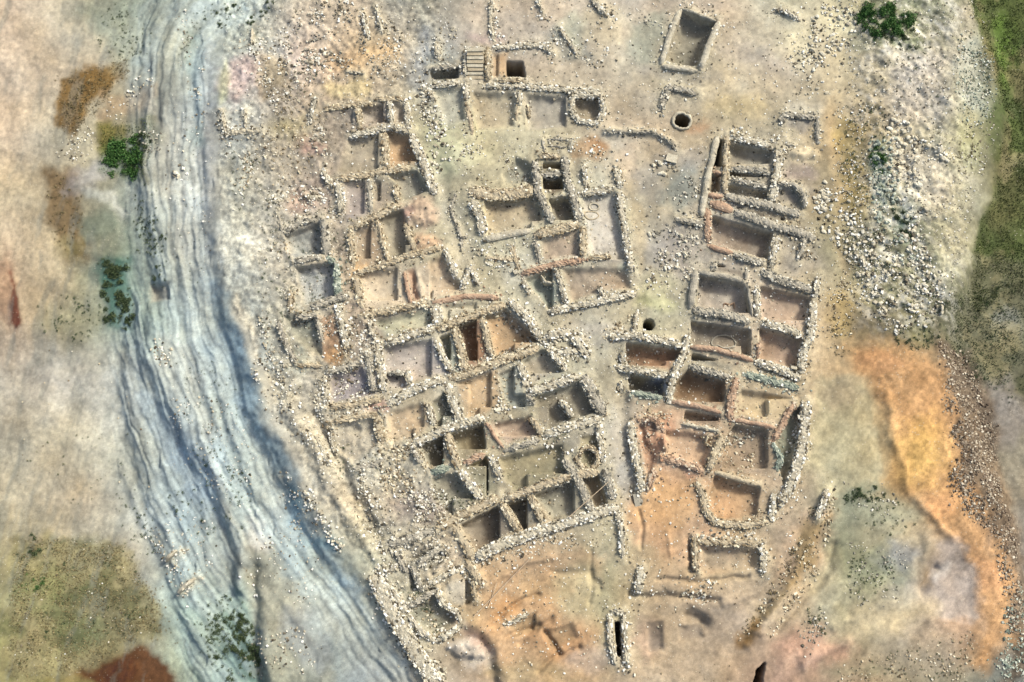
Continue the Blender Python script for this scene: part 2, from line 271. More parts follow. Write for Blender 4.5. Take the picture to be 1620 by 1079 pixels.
# sunken room floors: polygon, depth m, colour (deep ones darkened for shade)
ROOM = [
 ([(520,178),(565,172),(567,208),(535,212)],.35,'b2a594'),([(572,170),(612,164),(616,194),(572,206)],.7,'a5988a'),([(620,162),(640,162),(643,200),(622,196)],.5,'a89b8c'),
 ([(550,220),(603,208),(607,268),(560,276),(535,278)],.5,'a59c86'),([(612,206),(648,214),(664,262),(614,268)],.8,'c49c6c'),
 ([(545,290),(582,286),(584,338),(548,350)],.4,'a89890'),([(590,284),(622,290),(626,318),(592,338)],.5,'a29686'),([(616,278),(658,270),(676,300),(637,316),(630,290)],.7,'a49a84'),
 ([(560,366),(594,352),(608,412),(566,424)],.6,'b09470'),([(600,346),(636,332),(652,398),(616,410)],.9,'a09a86'),
 ([(452,372),(505,352),(512,400),(465,412)],.9,'9aa09c'),([(470,425),(528,415),(528,468),(480,482)],.9,'a0a6a6'),([(448,500),(500,498),(512,570),(470,540)],.5,'949684'),([(515,590),(575,575),(590,625),(530,630)],.5,'948a88'),
 ([(568,434),(636,422),(650,480),(580,492)],.5,'ccb28c'),([(655,424),(700,402),(718,440),(735,462),(668,478)],.45,'ccb08c'),([(642,428),(656,424),(666,478),(654,480)],.3,'c88a5c'),
 ([(590,508),(680,488),(688,514),(612,536)],.45,'beba94'),([(700,484),(790,472),(795,480),(730,502),(698,512)],.3,'bcb294'),
 ([(608,550),(688,536),(708,590),(652,604),(640,616),(610,612)],.6,'b6a89e'),([(696,534),(716,526),(734,588),(716,592)],1.1,'8a9282'),
 ([(726,514),(760,502),(776,565),(742,586)],1.5,'9c6c48'),([(768,502),(800,490),(850,534),(848,542),(782,564)],.9,'c4965c'),
 ([(722,606),(785,584),(790,640),(768,655),(737,662)],.55,'c6a06c'),([(790,592),(818,578),(830,622),(836,652),(800,640)],.7,'8e9a94'),([(828,572),(855,554),(868,554),(888,588),(842,610)],.7,'a69c88'),  # blue-grey floor of the middle cell is shade painted as colour
 ([(846,630),(918,604),(950,648),(862,680),(850,660)],.8,'9c9078'),([(612,652),(674,636),(682,672),(655,695),(612,700)],.4,'c4a880'),([(684,638),(706,622),(728,668),(692,676)],.8,'8e8e78'),
 ([(772,670),(840,658),(854,688),(800,704)],.6,'b89a80'),([(668,705),(702,690),(712,733),(682,743)],1.6,'7c7058'),([(714,687),(763,672),(768,712),(732,730)],1.5,'7e7050'),
 ([(735,740),(768,724),(786,760),(788,776),(766,784)],1.1,'8a8262'),([(700,752),(722,750),(756,795),(715,815),(684,790),(684,757)],.8,'98927a'),
 ([(786,724),(890,704),(892,738),(902,748),(814,780),(798,758)],.6,'a29468'),([(918,690),(948,685),(950,735),(918,745)],.5,'a09468'),
 ([(730,830),(788,802),(813,840),(753,872)],1.5,'8a7c6a'),([(805,798),(836,788),(854,826),(830,838)],1.5,'868070'),([(847,784),(905,762),(929,806),(874,822)],1.0,'a29678'),([(922,758),(946,752),(960,796),(941,804)],1.1,'988466'),
 (E(727,937,24,22),.8,'b4ac98'),([(640,930),(688,925),(698,960),(722,975),(720,988),(688,1003),(652,975)],.5,'8e8e7c'),([(640,887),(694,862),(712,880),(684,905),(640,915)],.5,'8c8878'),
 ([(768,318),(845,308),(866,352),(835,360),(772,370)],.7,'b6a482'),([(855,258),(888,258),(888,269),(857,269)],1.2,'8c7a5c'),([(858,280),(890,280),(893,304),(872,308),(862,300)],1.5,'6e5844'),([(870,316),(905,312),(912,346),(880,349)],1.2,'7e7468'),
 ([(922,310),(972,304),(994,425),(930,402),(926,360)],.4,'beb4a4'),([(855,380),(914,362),(918,405),(860,414)],.35,'b09478'),([(832,442),(874,425),(890,478),(870,488)],.8,'8c9a8e'),([(888,425),(990,425),(998,456),(955,460),(905,476)],.45,'bca284'),
 ([(795,278),(815,248),(843,262),(845,290),(800,290)],.6,'969480'),
 ([(682,112),(724,108),(724,124),(683,129)],1.1,'747a76'),([(779,85),(804,82),(804,124),(779,122)],.35,'ba925e'),([(745,146),(815,148),(812,200),(755,205)],.45,'b2a484'),([(830,150),(898,152),(898,200),(835,205)],.5,'b0a694'),([(685,144),(732,138),(734,190),(705,200)],.4,'a8a692'),([(648,908),(656,898),(664,932),(644,940)],.5,'8c8c7c'),([(524,596),(572,582),(596,624),(522,638)],.5,'96909a'),([(530,670),(596,660),(600,700),(560,735),(534,715)],.3,'b0a48c'),
 ([(910,156),(946,154),(950,174),(941,190),(917,186),(909,174)],.8,'9c927c'),([(1081,20),(1132,34),(1102,102),(1052,94)],1.2,'a09a84'),
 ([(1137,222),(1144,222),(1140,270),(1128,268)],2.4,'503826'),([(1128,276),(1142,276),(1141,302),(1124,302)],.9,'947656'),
 ([(1156,228),(1222,240),(1216,264),(1156,257)],.9,'a09c8e'),([(1156,272),(1213,280),(1212,288),(1156,279)],.9,'7c786c'),([(1153,292),(1214,303),(1216,316),(1152,302)],.8,'96907e'),([(1168,328),(1222,336),(1240,346),(1205,342)],1.3,'5c5046'),
 ([(1128,342),(1222,370),(1216,408),(1128,382)],1.2,'a4907c'),([(1134,418),(1175,430),(1173,436),(1132,427)],1.3,'6e5e4c'),([(1109,436),(1177,450),(1190,500),(1102,484)],1.0,'aea090'),([(1205,453),(1282,472),(1270,524),(1204,502)],.8,'b49c88'),
 ([(1095,508),(1186,522),(1192,562),(1096,543)],1.1,'968876'),([(1204,520),(1268,536),(1262,583),(1202,566)],.9,'b89478'),([(992,542),(1078,554),(1060,586),(990,576)],1.3,'a4724a'),([(994,592),(1054,602),(1050,624),(998,615)],1.3,'6e6a5e'),
 ([(1096,560),(1160,577),(1157,590),(1094,570)],1.1,'74746a'),([(1072,604),(1090,584),(1152,604),(1146,643),(1066,628)],1.3,'966e44'),([(1172,616),(1250,630),(1238,668),(1160,655)],.6,'ceb07c'),
 ([(1162,674),(1225,682),(1215,755),(1132,742),(1150,690)],.7,'a48c70'),([(1252,650),(1266,645),(1260,700),(1240,765),(1228,700)],.8,'848c78'),([(1085,650),(1138,660),(1134,676),(1082,667)],.9,'8c7056'),
 ([(1050,680),(1130,692),(1112,738),(1050,718)],.5,'c29c74'),([(1132,754),(1203,771),(1195,815),(1130,820),(1122,790)],.7,'c89a64'),([(1110,864),(1198,868),(1196,900),(1110,905)],.5,'bca078'),([(1010,672),(1040,667),(1040,730),(1024,755)],.5,'b4825e'),
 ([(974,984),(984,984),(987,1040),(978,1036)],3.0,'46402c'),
 (E(1079.5,191,12,12),4.0,'2c221a'),([(803,98),(826,98),(830,121),(802,120)],2.6,'4c4034'),(E(1027,513,7,7),4.0,'1c1814'),([(1192,1090),(1198,1060),(1210,1050),(1206,1068),(1205,1090)],2.6,'302414'),  # shaft floors painted near-black to stand for their shade
 ([(226,440),(262,440),(262,468),(228,470)],.5,'98968a'),([(803,988),(848,968),(860,992),(818,1010)],.35,'b08c58'),([(1022,985),(1048,982),(1050,1030),(1026,1032)],.3,'9a8878'),([(1072,990),(1110,986),(1114,1010),(1076,1014)],.3,'a08c76'),([(860,1000),(905,985),(915,1010),(870,1030)],.3,'b8905c'),
]
# long low banks and ditches: line, half width px, height m
RIDGE = [
 ([(960,207),(1036,209),(1062,225)],5,.25),([(500,660),(540,740),(600,850)],9,-.4),([(455,640),(520,760),(590,880)],10,.3),([(1400,620),(1412,700),(1440,780),(1500,850)],8,.2),
 ([(1230,289),(1262,292),(1275,325)],7,.4),([(1090,850),(1090,900)],6,-.4),([(745,985),(785,1010),(800,1079)],12,.35),([(760,1010),(775,1030),(782,1079)],8,-.25),
 ([(690,250),(735,400)],16,-.3),([(980,560),(985,680),(1005,790)],14,-.35),([(1480,900),(1460,935)],8,-.5),([(1300,140),(1318,300),(1310,450)],10,.08),
 ([(1200,1000),(1260,900),(1310,790)],14,.45),([(1450,855),(1455,930)],8,-.15),([(1290,880),(1180,1020)],9,.3),([(1340,1010),(1270,1050)],9,.3),
 ([(560,680),(600,670)],9,-.3),([(390,900),(400,1079)],13,-.7),([(380,890),(372,930)],10,.5),([(1000,940),(1080,945),(1140,955)],7,-.4),([(1085,975),(1110,985)],10,-.6),
 ([(860,1000),(880,1030)],5,-.35),([(820,1020),(850,990)],5,-.3),([(1058,880),(1056,840)],3,.1),([(785,975),(805,960),(850,942)],4,-.28),([(800,1005),(835,1000),(872,982)],5,-.3),([(850,1060),(880,1035),(915,1022)],4,-.28),([(760,930),(800,905),(870,880)],5,.25),([(870,900),(930,905),(950,940)],5,-.2),([(1150,960),(1200,930),(1230,890)],6,.22),([(1040,915),(1100,918),(1180,910)],4,-.25),([(1230,1000),(1290,930),(1320,860)],6,-.25),([(1320,990),(1400,950),(1450,900)],8,.18),([(930,870),(935,960)],4,-.15),([(1013,810),(1012,870)],3,-.2),
]
L1 = [(470,-40),(440,30),(352,90),(346,200),(346,350),(370,500),(432,680),(500,800),(590,930),(700,1090),(740,1150)]
L2 = [(305,-40),(262,90),(240,200),(236,290),(262,380),(262,475),(228,495),(225,560),(268,640),(330,745),(375,850),(385,930),(405,1000),(430,1090),(440,1150)]
L3 = [(262,-40),(236,60),(238,130),(233,250),(238,360),(238,450),(206,500),(196,560),(202,640),(218,710),(250,820),(300,940),(330,1090),(335,1150)]
L5 = [(1515,-40),(1572,100),(1590,190),(1565,300),(1540,400),(1500,480),(1490,560),(1540,700),(1580,800),(1615,950),(1640,1150)]
HEAP = PATCH[[i for i, p in enumerate(PATCH) if p[1] == 'bf8f58'][0]][0]

# ---------------------------------------------------------------- plan of the town: every wall as a line on the ground plan
def T3(*a):
    pts, w = a[0], a[1]; d = [.25, 'grey', 'rubble']
    for k, x in enumerate(a[2:5]): d[k] = x
    return (pts, w, *d) + tuple(a[5:])
PLAN = []
def ruin(*a, **k): PLAN.append((a, k))
HG, WG = 'excavated stone houses of the settlement', 'freestanding stretches of rubble wall'
P_, G_, T_, O_, B_ = 'pale', 'grey', 'tan', 'rust', 'teal'
# --- north
ruin('ruined_house', 'low rubble house of three small cells in a row, beside the pale stone spill', 'ruined house', [
 ([(516,172),(554,165),(591,161)],9,.25,T_),([(596,156),(640,156)],8,.25,T_),([(567,169),(569,209)],9,.3,T_),([(616,156),(619,194)],9,.35,P_),([(642,156),(646,205)],9,.25,P_),
 ([(554,214),(587,207),(616,198),(647,207)],11,.3,P_)], HG)
ruin('ruined_house', 'house with one orange floored room, joined below the row of three cells', 'ruined house', [
 ([(607,208),(611,268)],10,.35,T_),([(529,284),(571,278),(609,271),(651,264)],11,.25,T_)], HG)
ruin('stone_wall', 'bright white rubble wall slanting down the side of the orange floored room', 'stone wall', [([(651,213),(667,251),(680,289),(690,306)],15,.35,P_)], WG)
ruin('stone_wall', 'short thick column of bright white stones left of the brown two room house', 'stone wall', [([(531,285),(539,315),(536,334)],14,.4,P_)], WG)
ruin('stone_wall', 'row of three or four large white blocks next to the thick white column of stones', 'stone wall', [([(511,266),(521,290)],10,.4,P_)], WG)
ruin('ruined_house', 'ruined house with two faint inner walls and a pinkish floor, above the orange collapsed mudbrick', 'ruined house', [
 ([(585,286),(585,338)],9,.2,G_,'sparse'),([(625,293),(631,320)],10,.3,T_),([(556,360),(594,342),(618,327),(634,322)],11,.3,T_)], HG)
ruin('ruined_house', 'ruined house split by one very thin wall, left of the orange collapsed mudbrick', 'ruined house', [
 ([(594,342),(604,380),(614,416)],6,.3,T_,'sparse'),([(554,365),(560,424)],9,.2,T_),([(640,352),(658,400)],10,.3,T_,'sparse'),([(560,434),(616,416),(654,402),(702,391)],9,.25,T_)], HG)
ruin('ruined_house', 'two stacked grey floored cells standing alone near the blue terraces', 'ruined house', [
 ([(440,340),(447,368)],8,.2,G_,'sparse'),([(449,367),(476,350),(500,345)],10,.3,G_),([(513,347),(516,405)],14,.25,G_,'sparse'),([(462,415),(509,405)],10,.3,G_),
 ([(531,416),(534,472)],10,.3,B_),([(489,488),(525,473),(553,468)],11,.3,G_),([(460,458),(460,493)],9,.2,T_),([(516,405),(531,416)],9,.25,B_)], HG)
ruin('stone_wall', 'rubble wall edging the orange trench near the blue terraces', 'stone wall', [([(534,478),(541,510),(548,548)],13,.3,P_)], WG)
ruin('ruined_house', 'wide terrace room with a thin orange partition and speckled left wall', 'ruined house', [
 ([(560,434),(574,487)],13,.3,T_),([(638,430),(644,455),(652,486)],7,.4,O_,'plain'),([(569,498),(600,493),(636,487),(678,478)],11,.25,T_),([(684,478),(734,468),(789,469)],10,.2,O_,'plain'),
 ([(705,394),(712,412),(722,438)],11,.3,P_),([(687,484),(694,514)],19,.3,P_)], HG)
ruin('stone_wall', 'white stones set in an upturned V in the lane between two houses', 'stone wall', [([(730,457),(744,421),(759,451)],9,.3,P_)], WG)
ruin('ruined_house', 'house with a thick double left wall and a small square cell in its corner', 'ruined house', [
 ([(611,543),(651,529),(689,519)],12,.3,P_),([(596,544),(600,580),(606,616)],14,.3,P_),([(580,556),(586,585),(590,618)],9,.25,G_),([(690,539),(702,565),(714,588)],9,.35,P_),
 ([(614,591),(640,589)],7,.25,G_),([(645,586),(649,607)],9,.3,P_),([(612,640),(640,622),(676,607),(705,599)],13,.3,P_),([(585,505),(588,530)],8,.2,P_,'sparse')], HG)
ruin('ruined_house', 'deep red brown double room with clean straight walls in the middle of the town', 'ruined house', [
 ([(694,520),(725,508),(758,496),(800,481)],12,.35,T_),([(718,516),(728,550),(738,590)],13,.35,T_),([(763,502),(770,535),(778,564)],10,.35,T_,'sparse'),
 ([(711,599),(738,591),(773,578),(818,562),(852,547)],13,.35,T_)], HG)
ruin('stone_wall', 'diagonal wall of large white stones on the lane side of the red brown rooms', 'stone wall', [([(803,476),(831,498),(855,534)],15,.4,P_)], WG)
ruin('ruined_house', 'small yard heaped with big white stones at the corner of the lane', 'ruined house', [
 ([(860,534),(885,526),(905,524)],14,.4,P_),([(905,528),(922,550),(930,565)],14,.4,P_),([(868,550),(884,568),(896,586)],10,.3,P_),([(884,556),(912,556)],12,.35,P_)], HG)
ruin('ruined_house', 'three roomed house with a broad grey outer wall on the central lane', 'ruined house', [
 ([(822,576),(836,617)],13,.3,P_),([(834,620),(871,609),(916,594)],14,.35,P_),([(924,594),(940,625),(956,655)],19,.4,G_),([(885,632),(907,658)],9,.35,P_,'sparse'),
 ([(858,689),(891,678),(923,669),(950,660)],13,.3,P_),([(838,660),(846,668),(858,687)],10,.3,T_,'sparse'),([(834,622),(846,640)],9,.3,G_)], HG)
ruin('ruined_house', 'open room with a buff floor between thick slanting speckled walls', 'ruined house', [
 ([(707,608),(718,636),(732,668)],16,.3,P_),([(676,641),(681,658),(687,673)],10,.3,P_),([(597,656),(601,680),(606,702)],16,.2,T_),([(651,703),(698,680),(736,668),(767,660)],12,.35,P_)], HG)
ruin('ruined_house', 'pair of very dark deep cells side by side with a slanting spine wall', 'ruined house', [
 ([(653,708),(665,732)],8,.35,G_),([(708,685),(716,712),(726,742)],12,.35,T_),([(728,747),(745,768),(762,790)],13,.3,P_),([(682,748),(711,738)],11,.3,B_),([(733,732),(767,716)],9,.3,O_,'sparse')], HG)
ruin('ruined_house', 'olive floored court bounded by a thin straight orange wall', 'ruined house', [
 ([(769,668),(782,688),(796,709)],7,.3,O_,'plain'),([(777,722),(785,740),(793,757)],12,.35,P_),([(800,711),(826,704),(854,696)],9,.2,G_,'sparse'),([(947,668),(951,700),(954,732)],9,.3,P_)], HG)
ruin('round_basin', 'round stone basin in the corner of the olive floored court', 'basin', [(E(931,725,16,17),6,.2,T_,'rubble',True)])
ruin('ruined_house', 'row of three deep cells between two long sweeping walls', 'ruined house', [
 ([(690,838),(720,820),(762,798),(789,785)],14,.3,T_),([(800,790),(856,767),(900,753),(920,750),(948,747)],12,.4,T_,'sparse'),([(793,794),(806,816),(821,840)],13,.4,T_),([(838,784),(850,805),(863,826)],12,.4,T_),
 ([(894,727),(912,752),(925,780),(937,810)],12,.4,G_),([(958,742),(964,765),(970,790)],14,.35,G_),([(751,881),(791,863),(829,848),(889,830),(936,816),(980,801)],17,.4,P_),([(715,830),(738,865),(748,885)],14,.35,T_,'sparse')], HG)
ruin('stone_wall', 'narrow straight wall running down from the end of the long sweeping wall', 'stone wall', [([(977,808),(983,840),(985,882)],9,.3,P_)], WG)
ruin('stone_wall', 'speckled tan wall carrying the long sweeping wall on towards the terraces', 'stone wall', [([(612,862),(650,852),(686,840)],15,.2,G_)], WG)
ruin('ruined_house', 'cluster of slight cells just above the long white retaining bank', 'ruined house', [
 ([(629,872),(636,890),(645,906)],9,.3,G_),([(652,895),(660,915),(668,936)],9,.3,G_),([(600,912),(622,940),(645,972)],10,.3,P_),([(640,962),(666,948),(690,934)],8,.25,G_),([(612,905),(634,892)],8,.25,P_),([(645,975),(668,1000),(688,1016)],9,.3,P_)], HG)
ruin('ruined_house', 'half buried cell holding a grey hollow between the cells and the orange trench', 'ruined house', [
 ([(466,503),(500,497)],9,.25,G_,'sparse'),([(440,508),(452,540),(468,574)],9,.25,G_),([(502,505),(508,540)],8,.25,G_,'sparse'),([(470,576),(510,578)],8,.2,T_,'sparse')], HG)
ruin('ruined_house', 'low cell with a violet grey floor below the orange trench', 'ruined house', [
 ([(512,594),(516,640)],9,.25,P_),([(516,588),(572,573)],10,.25,G_),([(518,644),(560,640),(604,630)],10,.2,T_,'sparse')], HG)
ruin('ruined_house', 'shallow pale room beside the long ditch above the blue scarp', 'ruined house', [
 ([(520,672),(524,700),(532,720)],7,.25,P_),([(522,668),(560,660),(600,654)],9,.2,T_,'sparse'),([(560,742),(592,735),(610,722)],9,.2,G_,'sparse')], HG)
ruin('stone_wall', 'rounded row of white stones in the cluster above the two grey cells', 'stone wall', [([(426,318),(448,317)],8,.25,P_)], WG)
ruin('stone_wall', 'short row of stones left of the four large white blocks', 'stone wall', [([(484,312),(508,308)],7,.2,P_,'sparse')], WG)
ruin('stone_wall', 'line of dark and pale stones down the left of the row of three cells', 'stone wall', [([(500,154),(494,175),(488,198)],8,.25,G_)], WG)
ruin('stone_wall', 'faint pale wall line inside the yellow soil near the top', 'stone wall', [([(548,113),(577,116)],5,.2,P_,'sparse')], WG)
ruin('stone_wall', 'line of stones at the very brink of the terraces, upright side of the corner', 'stone wall', [([(351,176),(356,212)],7,.2,P_,'sparse')], WG)
ruin('stone_wall', 'slanting line of stones beside the dark hollow above the six sided basin', 'stone wall', [([(885,42),(900,66),(914,84)],7,.25,P_,'sparse')], WG)
ruin('stone_wall', 'heap of bright white stones in a short line at the top edge above the basin', 'stone wall', [([(938,-4),(950,14),(962,25)],9,.3,P_)], WG)
ruin('stone_wall', 'tiny wall stub at the top edge right of the staircase hall', 'stone wall', [([(851,-4),(859,20)],5,.2,P_,'sparse')], WG)
ruin('stone_wall', 'short wall closing the upper end of the staircase', 'stone wall', [([(737,76),(772,78)],8,.3,P_)], WG)
# --- middle block
ruin('ruined_house', 'large central house with a thick rubble front and two dark cellars', 'ruined house', [
 ([(742,300),(778,309),(814,306),(845,300)],21,.3,T_),([(847,254),(850,300),(862,328),(875,352)],12,.4,G_),([(894,246),(897,285),(911,325),(918,350)],13,.4,G_),
 ([(853,246),(886,246)],10,.35,T_),([(856,274),(890,273)],9,.35,G_),([(876,311),(892,309)],6,.0,P_,'plain'),([(747,314),(762,347),(765,372)],14,.35,P_),
 ([(764,378),(809,368),(840,364)],12,.4,P_,'plain'),([(845,372),(880,363),(916,353)],17,.35,T_)], HG)
ruin('ruined_house', 'pale bare floored hall with a long white wall on its right', 'ruined house', [
 ([(916,305),(945,302),(972,298)],11,.35,P_),([(976,262),(982,298)],12,.4,P_),([(980,302),(987,356),(1000,430)],11,.4,P_),([(923,260),(929,298)],8,.3,P_),([(922,358),(924,404)],11,.3,T_)], HG)
ruin('ruined_house', 'shallow cells marked by faint stone lines below the large central house', 'ruined house', [
 ([(809,387),(820,427)],8,.15,T_,'sparse'),([(769,409),(815,411)],7,.12,T_,'sparse'),([(847,380),(854,414)],9,.25,G_),([(825,432),(874,419),(925,410)],10,.3,O_,'sparse'),([(931,408),(967,404)],9,.2,T_)], HG)
ruin('ruined_house', 'small house with curved corner bin and long lower wall above the lane', 'ruined house', [
 ([(879,424),(897,480)],9,.35,P_),([(827,440),(838,467)],8,.25,P_),([(867,493),(903,485),(956,473),(1007,462)],11,.35,P_),([(948,453),(956,470)],8,.3,P_),([(856,434),(862,446),(876,448)],5,.0,P_,'plain')], HG)
ruin('stone_kerb', 'thin curved stone kerb along the lane left of the large central house', 'kerb', [([(722,307),(713,329),(722,354),(731,378),(729,394)],5,.2,G_,'sparse')])
ruin('stone_threshold', 'small paved ramp with stone edges above the two dark cellars', 'ramp', [([(858,220),(862,240)],5,.2,G_,'plain'),([(906,219),(901,240)],8,.25,P_),([(866,219),(898,222)],4,.1,G_,'plain'),([(868,230),(896,232)],4,.1,G_,'plain')])
# --- north complex
ruin('ruined_house', 'ruined hall with a long straight front wall right of the staircase', 'ruined house', [
 ([(782,76),(825,71),(860,71),(876,84)],10,.25,P_),([(771,75),(773,126)],11,.35,T_),([(765,136),(829,136),(903,142),(949,142)],11,.35,P_),([(786,126),(830,126)],8,.35,T_),([(822,143),(822,165)],9,.35,P_),
 ([(818,168),(816,190)],6,.15,T_,'plain'),([(834,166),(836,184)],6,.2,T_)], HG)
ruin('ruined_house', 'grey cells with a dark sunken slot left of the staircase', 'ruined house', [
 ([(736,80),(736,120)],7,.35,P_),([(738,128),(738,158)],11,.3,P_),([(682,134),(729,129)],10,.3,P_),([(678,138),(687,162)],8,.3,P_),([(680,107),(722,102)],7,.25,G_,'sparse'),([(691,66),(693,92)],13,.3,P_),([(738,166),(747,212)],9,.15,T_,'sparse')], HG)
ruin('stone_basin', 'six sided stone lined basin at the end of the long straight front wall', 'basin', [([(905,151),(903,174),(914,190),(945,195),(956,174),(951,150)],9,.25,P_,'rubble',True)])
ruin('stone_wall', 'thin wall running up to the top edge of the photo from the staircase hall', 'stone wall', [([(780,-6),(776,31),(782,67)],7,.2,P_,'sparse')], WG)
ruin('stone_wall', 'short wall of white stones near the top edge, left one of two', 'stone wall', [([(574,20),(583,62)],8,.25,P_)], WG)
ruin('stone_wall', 'short pinkish stub of wall near the top edge, right one of two', 'stone wall', [([(596,8),(601,34),(606,52)],7,.2,P_,'sparse')], WG)
ruin('stone_wall', 'short pale upright strip of wall on the terrace brink above the pink soil', 'stone wall', [([(398,42),(398,70)],5,.4,P_,'plain')], WG)
ruin('stone_tank', 'large slanted rectangular tank with smooth pale walls near the top edge', 'tank', [
 ([(1075,14),(1058,60),(1046,98)],11,.4,P_,'plain'),([(1138,32),(1122,70),(1108,108)],12,.4,P_,'plain'),([(1080,12),(1134,30)],7,.3,P_,'plain'),([(1048,102),(1075,107),(1104,111)],10,.4,P_,'plain')])
ruin('stone_wall', 'grey L shaped corner of wall standing alone above the open well', 'stone wall', [([(1044,174),(1056,140),(1060,136),(1102,147)],11,.35,G_)], WG)
ruin('stone_kerb', 'low curving grey kerb left of the open well', 'kerb', [([(960,208),(1036,210),(1062,225),(1072,238)],5,.15,G_,'sparse')])
ruin('stone_wall', 'dark edged stretch of wall by the pale rubble at the upper right', 'stone wall', [([(1227,11),(1245,18),(1268,31)],7,.3,P_)], WG)
# --- east block
ruin('ruined_house', 'long barracks like row with a smooth grey front wall and a dark slot behind it', 'ruined house', [
 ([(1136,214),(1122,267),(1111,342)],11,.45,P_,'plain'),([(1150,214),(1148,260),(1146,304)],9,.4,T_,'sparse'),([(1156,214),(1200,224),(1224,233)],13,.25,P_),([(1158,265),(1190,267),(1220,273)],11,.35,G_),
 ([(1156,284),(1190,289),(1216,295)],9,.3,G_),([(1236,236),(1228,280),(1222,318)],14,.4,P_),([(1127,270),(1143,274)],7,.3,O_,'plain')], HG)
ruin('ruined_house', 'room closed by two long parallel walls that glow orange at their left ends', 'ruined house', [
 ([(1118,306),(1145,309)],9,.4,O_,'plain'),([(1148,309),(1225,326),(1268,339)],14,.4,G_,'sparse'),([(1124,319),(1160,332)],16,.45,O_,'plain'),([(1163,333),(1205,349),(1271,369),(1291,378)],15,.45,G_,'sparse'),
 ([(1120,328),(1120,382)],11,.4,O_,'sparse'),([(1119,386),(1160,400)],10,.35,O_,'plain'),([(1162,401),(1209,416)],11,.35,G_),([(1230,371),(1222,424)],11,.4,P_),([(1069,345),(1090,349),(1116,353)],9,.4,G_,'sparse')], HG)
ruin('ruined_house', 'small rough walled cell at the upper right corner of the east block', 'ruined house', [
 ([(1236,196),(1240,180),(1292,184)],9,.3,G_),([(1293,186),(1294,226)],8,.3,G_,'sparse'),([(1240,226),(1262,230)],8,.2,P_,'sparse')], HG)
ruin('stone_wall', 'rough outer stub of wall between the parallel orange walls and the path', 'stone wall', [([(1274,372),(1270,395),(1262,412)],9,.3,G_)], WG)
ruin('stone_wall', 'curving grey bank of wall behind the long barracks like row', 'stone wall', [([(1232,290),(1255,291),(1270,305),(1274,326)],9,.35,G_,'sparse')], WG)
ruin('ruined_house', 'square room with thick smooth walls and a small horseshoe hearth on its floor', 'ruined house', [
 ([(1102,426),(1098,458),(1093,487)],12,.45,G_,'plain'),([(1106,430),(1140,436),(1178,444)],10,.4,G_,'plain'),([(1136,413),(1126,428)],9,.4,G_,'sparse'),([(1183,424),(1179,441)],8,.4,G_,'plain'),
 ([(1198,452),(1199,500)],10,.4,P_),([(1096,490),(1154,498),(1187,510)],13,.45,G_,'sparse'),([(1183,448),(1190,500)],6,.3,G_,'plain')], HG)
ruin('hearth', 'small horseshoe hearth on the floor of the square room', 'hearth', [([(1145,486),(1146,479),(1155,481),(1162,478),(1163,487)],3,-.8,O_,'plain')])
ruin('ruined_house', 'two pinkish floored rooms held by a bright white outer wall by the path', 'ruined house', [
 ([(1205,426),(1238,442),(1290,460)],14,.35,G_),([(1205,509),(1238,518),(1270,531)],13,.35,P_),([(1297,438),(1291,470)],10,.35,P_),([(1288,478),(1282,530),(1272,558),(1269,590)],13,.45,P_),
 ([(1196,572),(1238,585),(1268,598)],13,.4,P_),([(1202,540),(1197,566)],7,.3,O_,'sparse'),([(1176,590),(1220,602),(1265,614)],12,.25,B_)], HG)
ruin('ruined_house', 'house with a burnt red floor beside the black round shaft', 'ruined house', [
 ([(960,533),(1005,531),(1042,538),(1083,547)],11,.35,P_),([(1009,491),(1001,527)],8,.3,P_),([(987,554),(984,578)],9,.35,P_),([(973,580),(1020,587),(1060,594)],11,.35,P_),([(982,604),(984,621)],11,.3,P_),([(998,621),(1049,629)],9,.25,B_,'sparse')], HG)
ruin('ruined_house', 'deep room with a red brown floor and a grey ledge wall across it', 'ruined house', [
 ([(1090,528),(1085,556),(1066,594),(1058,638)],10,.45,P_),([(1093,548),(1138,553),(1192,571)],9,.4,O_,'plain'),([(1092,577),(1125,587),(1158,598)],11,.3,G_),([(1167,597),(1158,630),(1154,666)],12,.45,O_,'sparse'),
 ([(1064,634),(1100,641),(1142,652)],9,.4,O_,'plain')], HG)
ruin('ruined_house', 'yellow floored house set against the long curving town wall', 'ruined house', [
 ([(1258,638),(1240,670),(1223,700)],9,.35,O_,'sparse'),([(1143,688),(1132,715),(1122,746)],13,.4,T_,'sparse'),([(1131,747),(1165,757),(1204,768)],9,.35,T_,'plain'),([(1160,664),(1195,668),(1228,678)],8,.25,O_,'plain'),([(1224,702),(1234,722),(1230,745)],9,.25,B_)], HG)
ruin('town_wall', 'long curving outer wall of pale stones beside the path at lower right', 'town wall', [([(1276,635),(1273,689),(1262,735),(1250,772),(1232,800)],16,.45,P_)])
ruin('ruined_house', 'orange burnt house with a narrow pale ledge and a little square bin', 'ruined house', [
 ([(998,667),(1001,700),(1010,745),(1016,778)],13,.4,P_),([(1018,664),(1036,662),(1046,680)],8,.3,O_),([(1036,742),(1025,776)],7,.3,O_),([(1045,724),(1080,733),(1114,745)],10,.35,O_,'sparse'),
 ([(1078,670),(1105,675),(1138,682)],6,.3,P_,'plain'),([(1122,686),(1117,700),(1128,708)],4,.2,T_,'plain')], HG)
ruin('ruined_house', 'round ended room with an orange floor at the foot of the east block', 'ruined house', [
 ([(1103,764),(1114,788),(1117,808),(1130,827),(1174,832),(1216,827)],11,.35,T_),([(1226,782),(1220,825)],11,.35,P_)], HG)
ruin('ruined_house', 'open brown cell with its lower side missing, below the round ended room', 'ruined house', [
 ([(1106,856),(1150,860),(1194,859)],10,.3,T_),([(1099,852),(1103,904)],10,.3,T_),([(1203,862),(1210,885),(1205,910)],10,.3,P_)], HG)
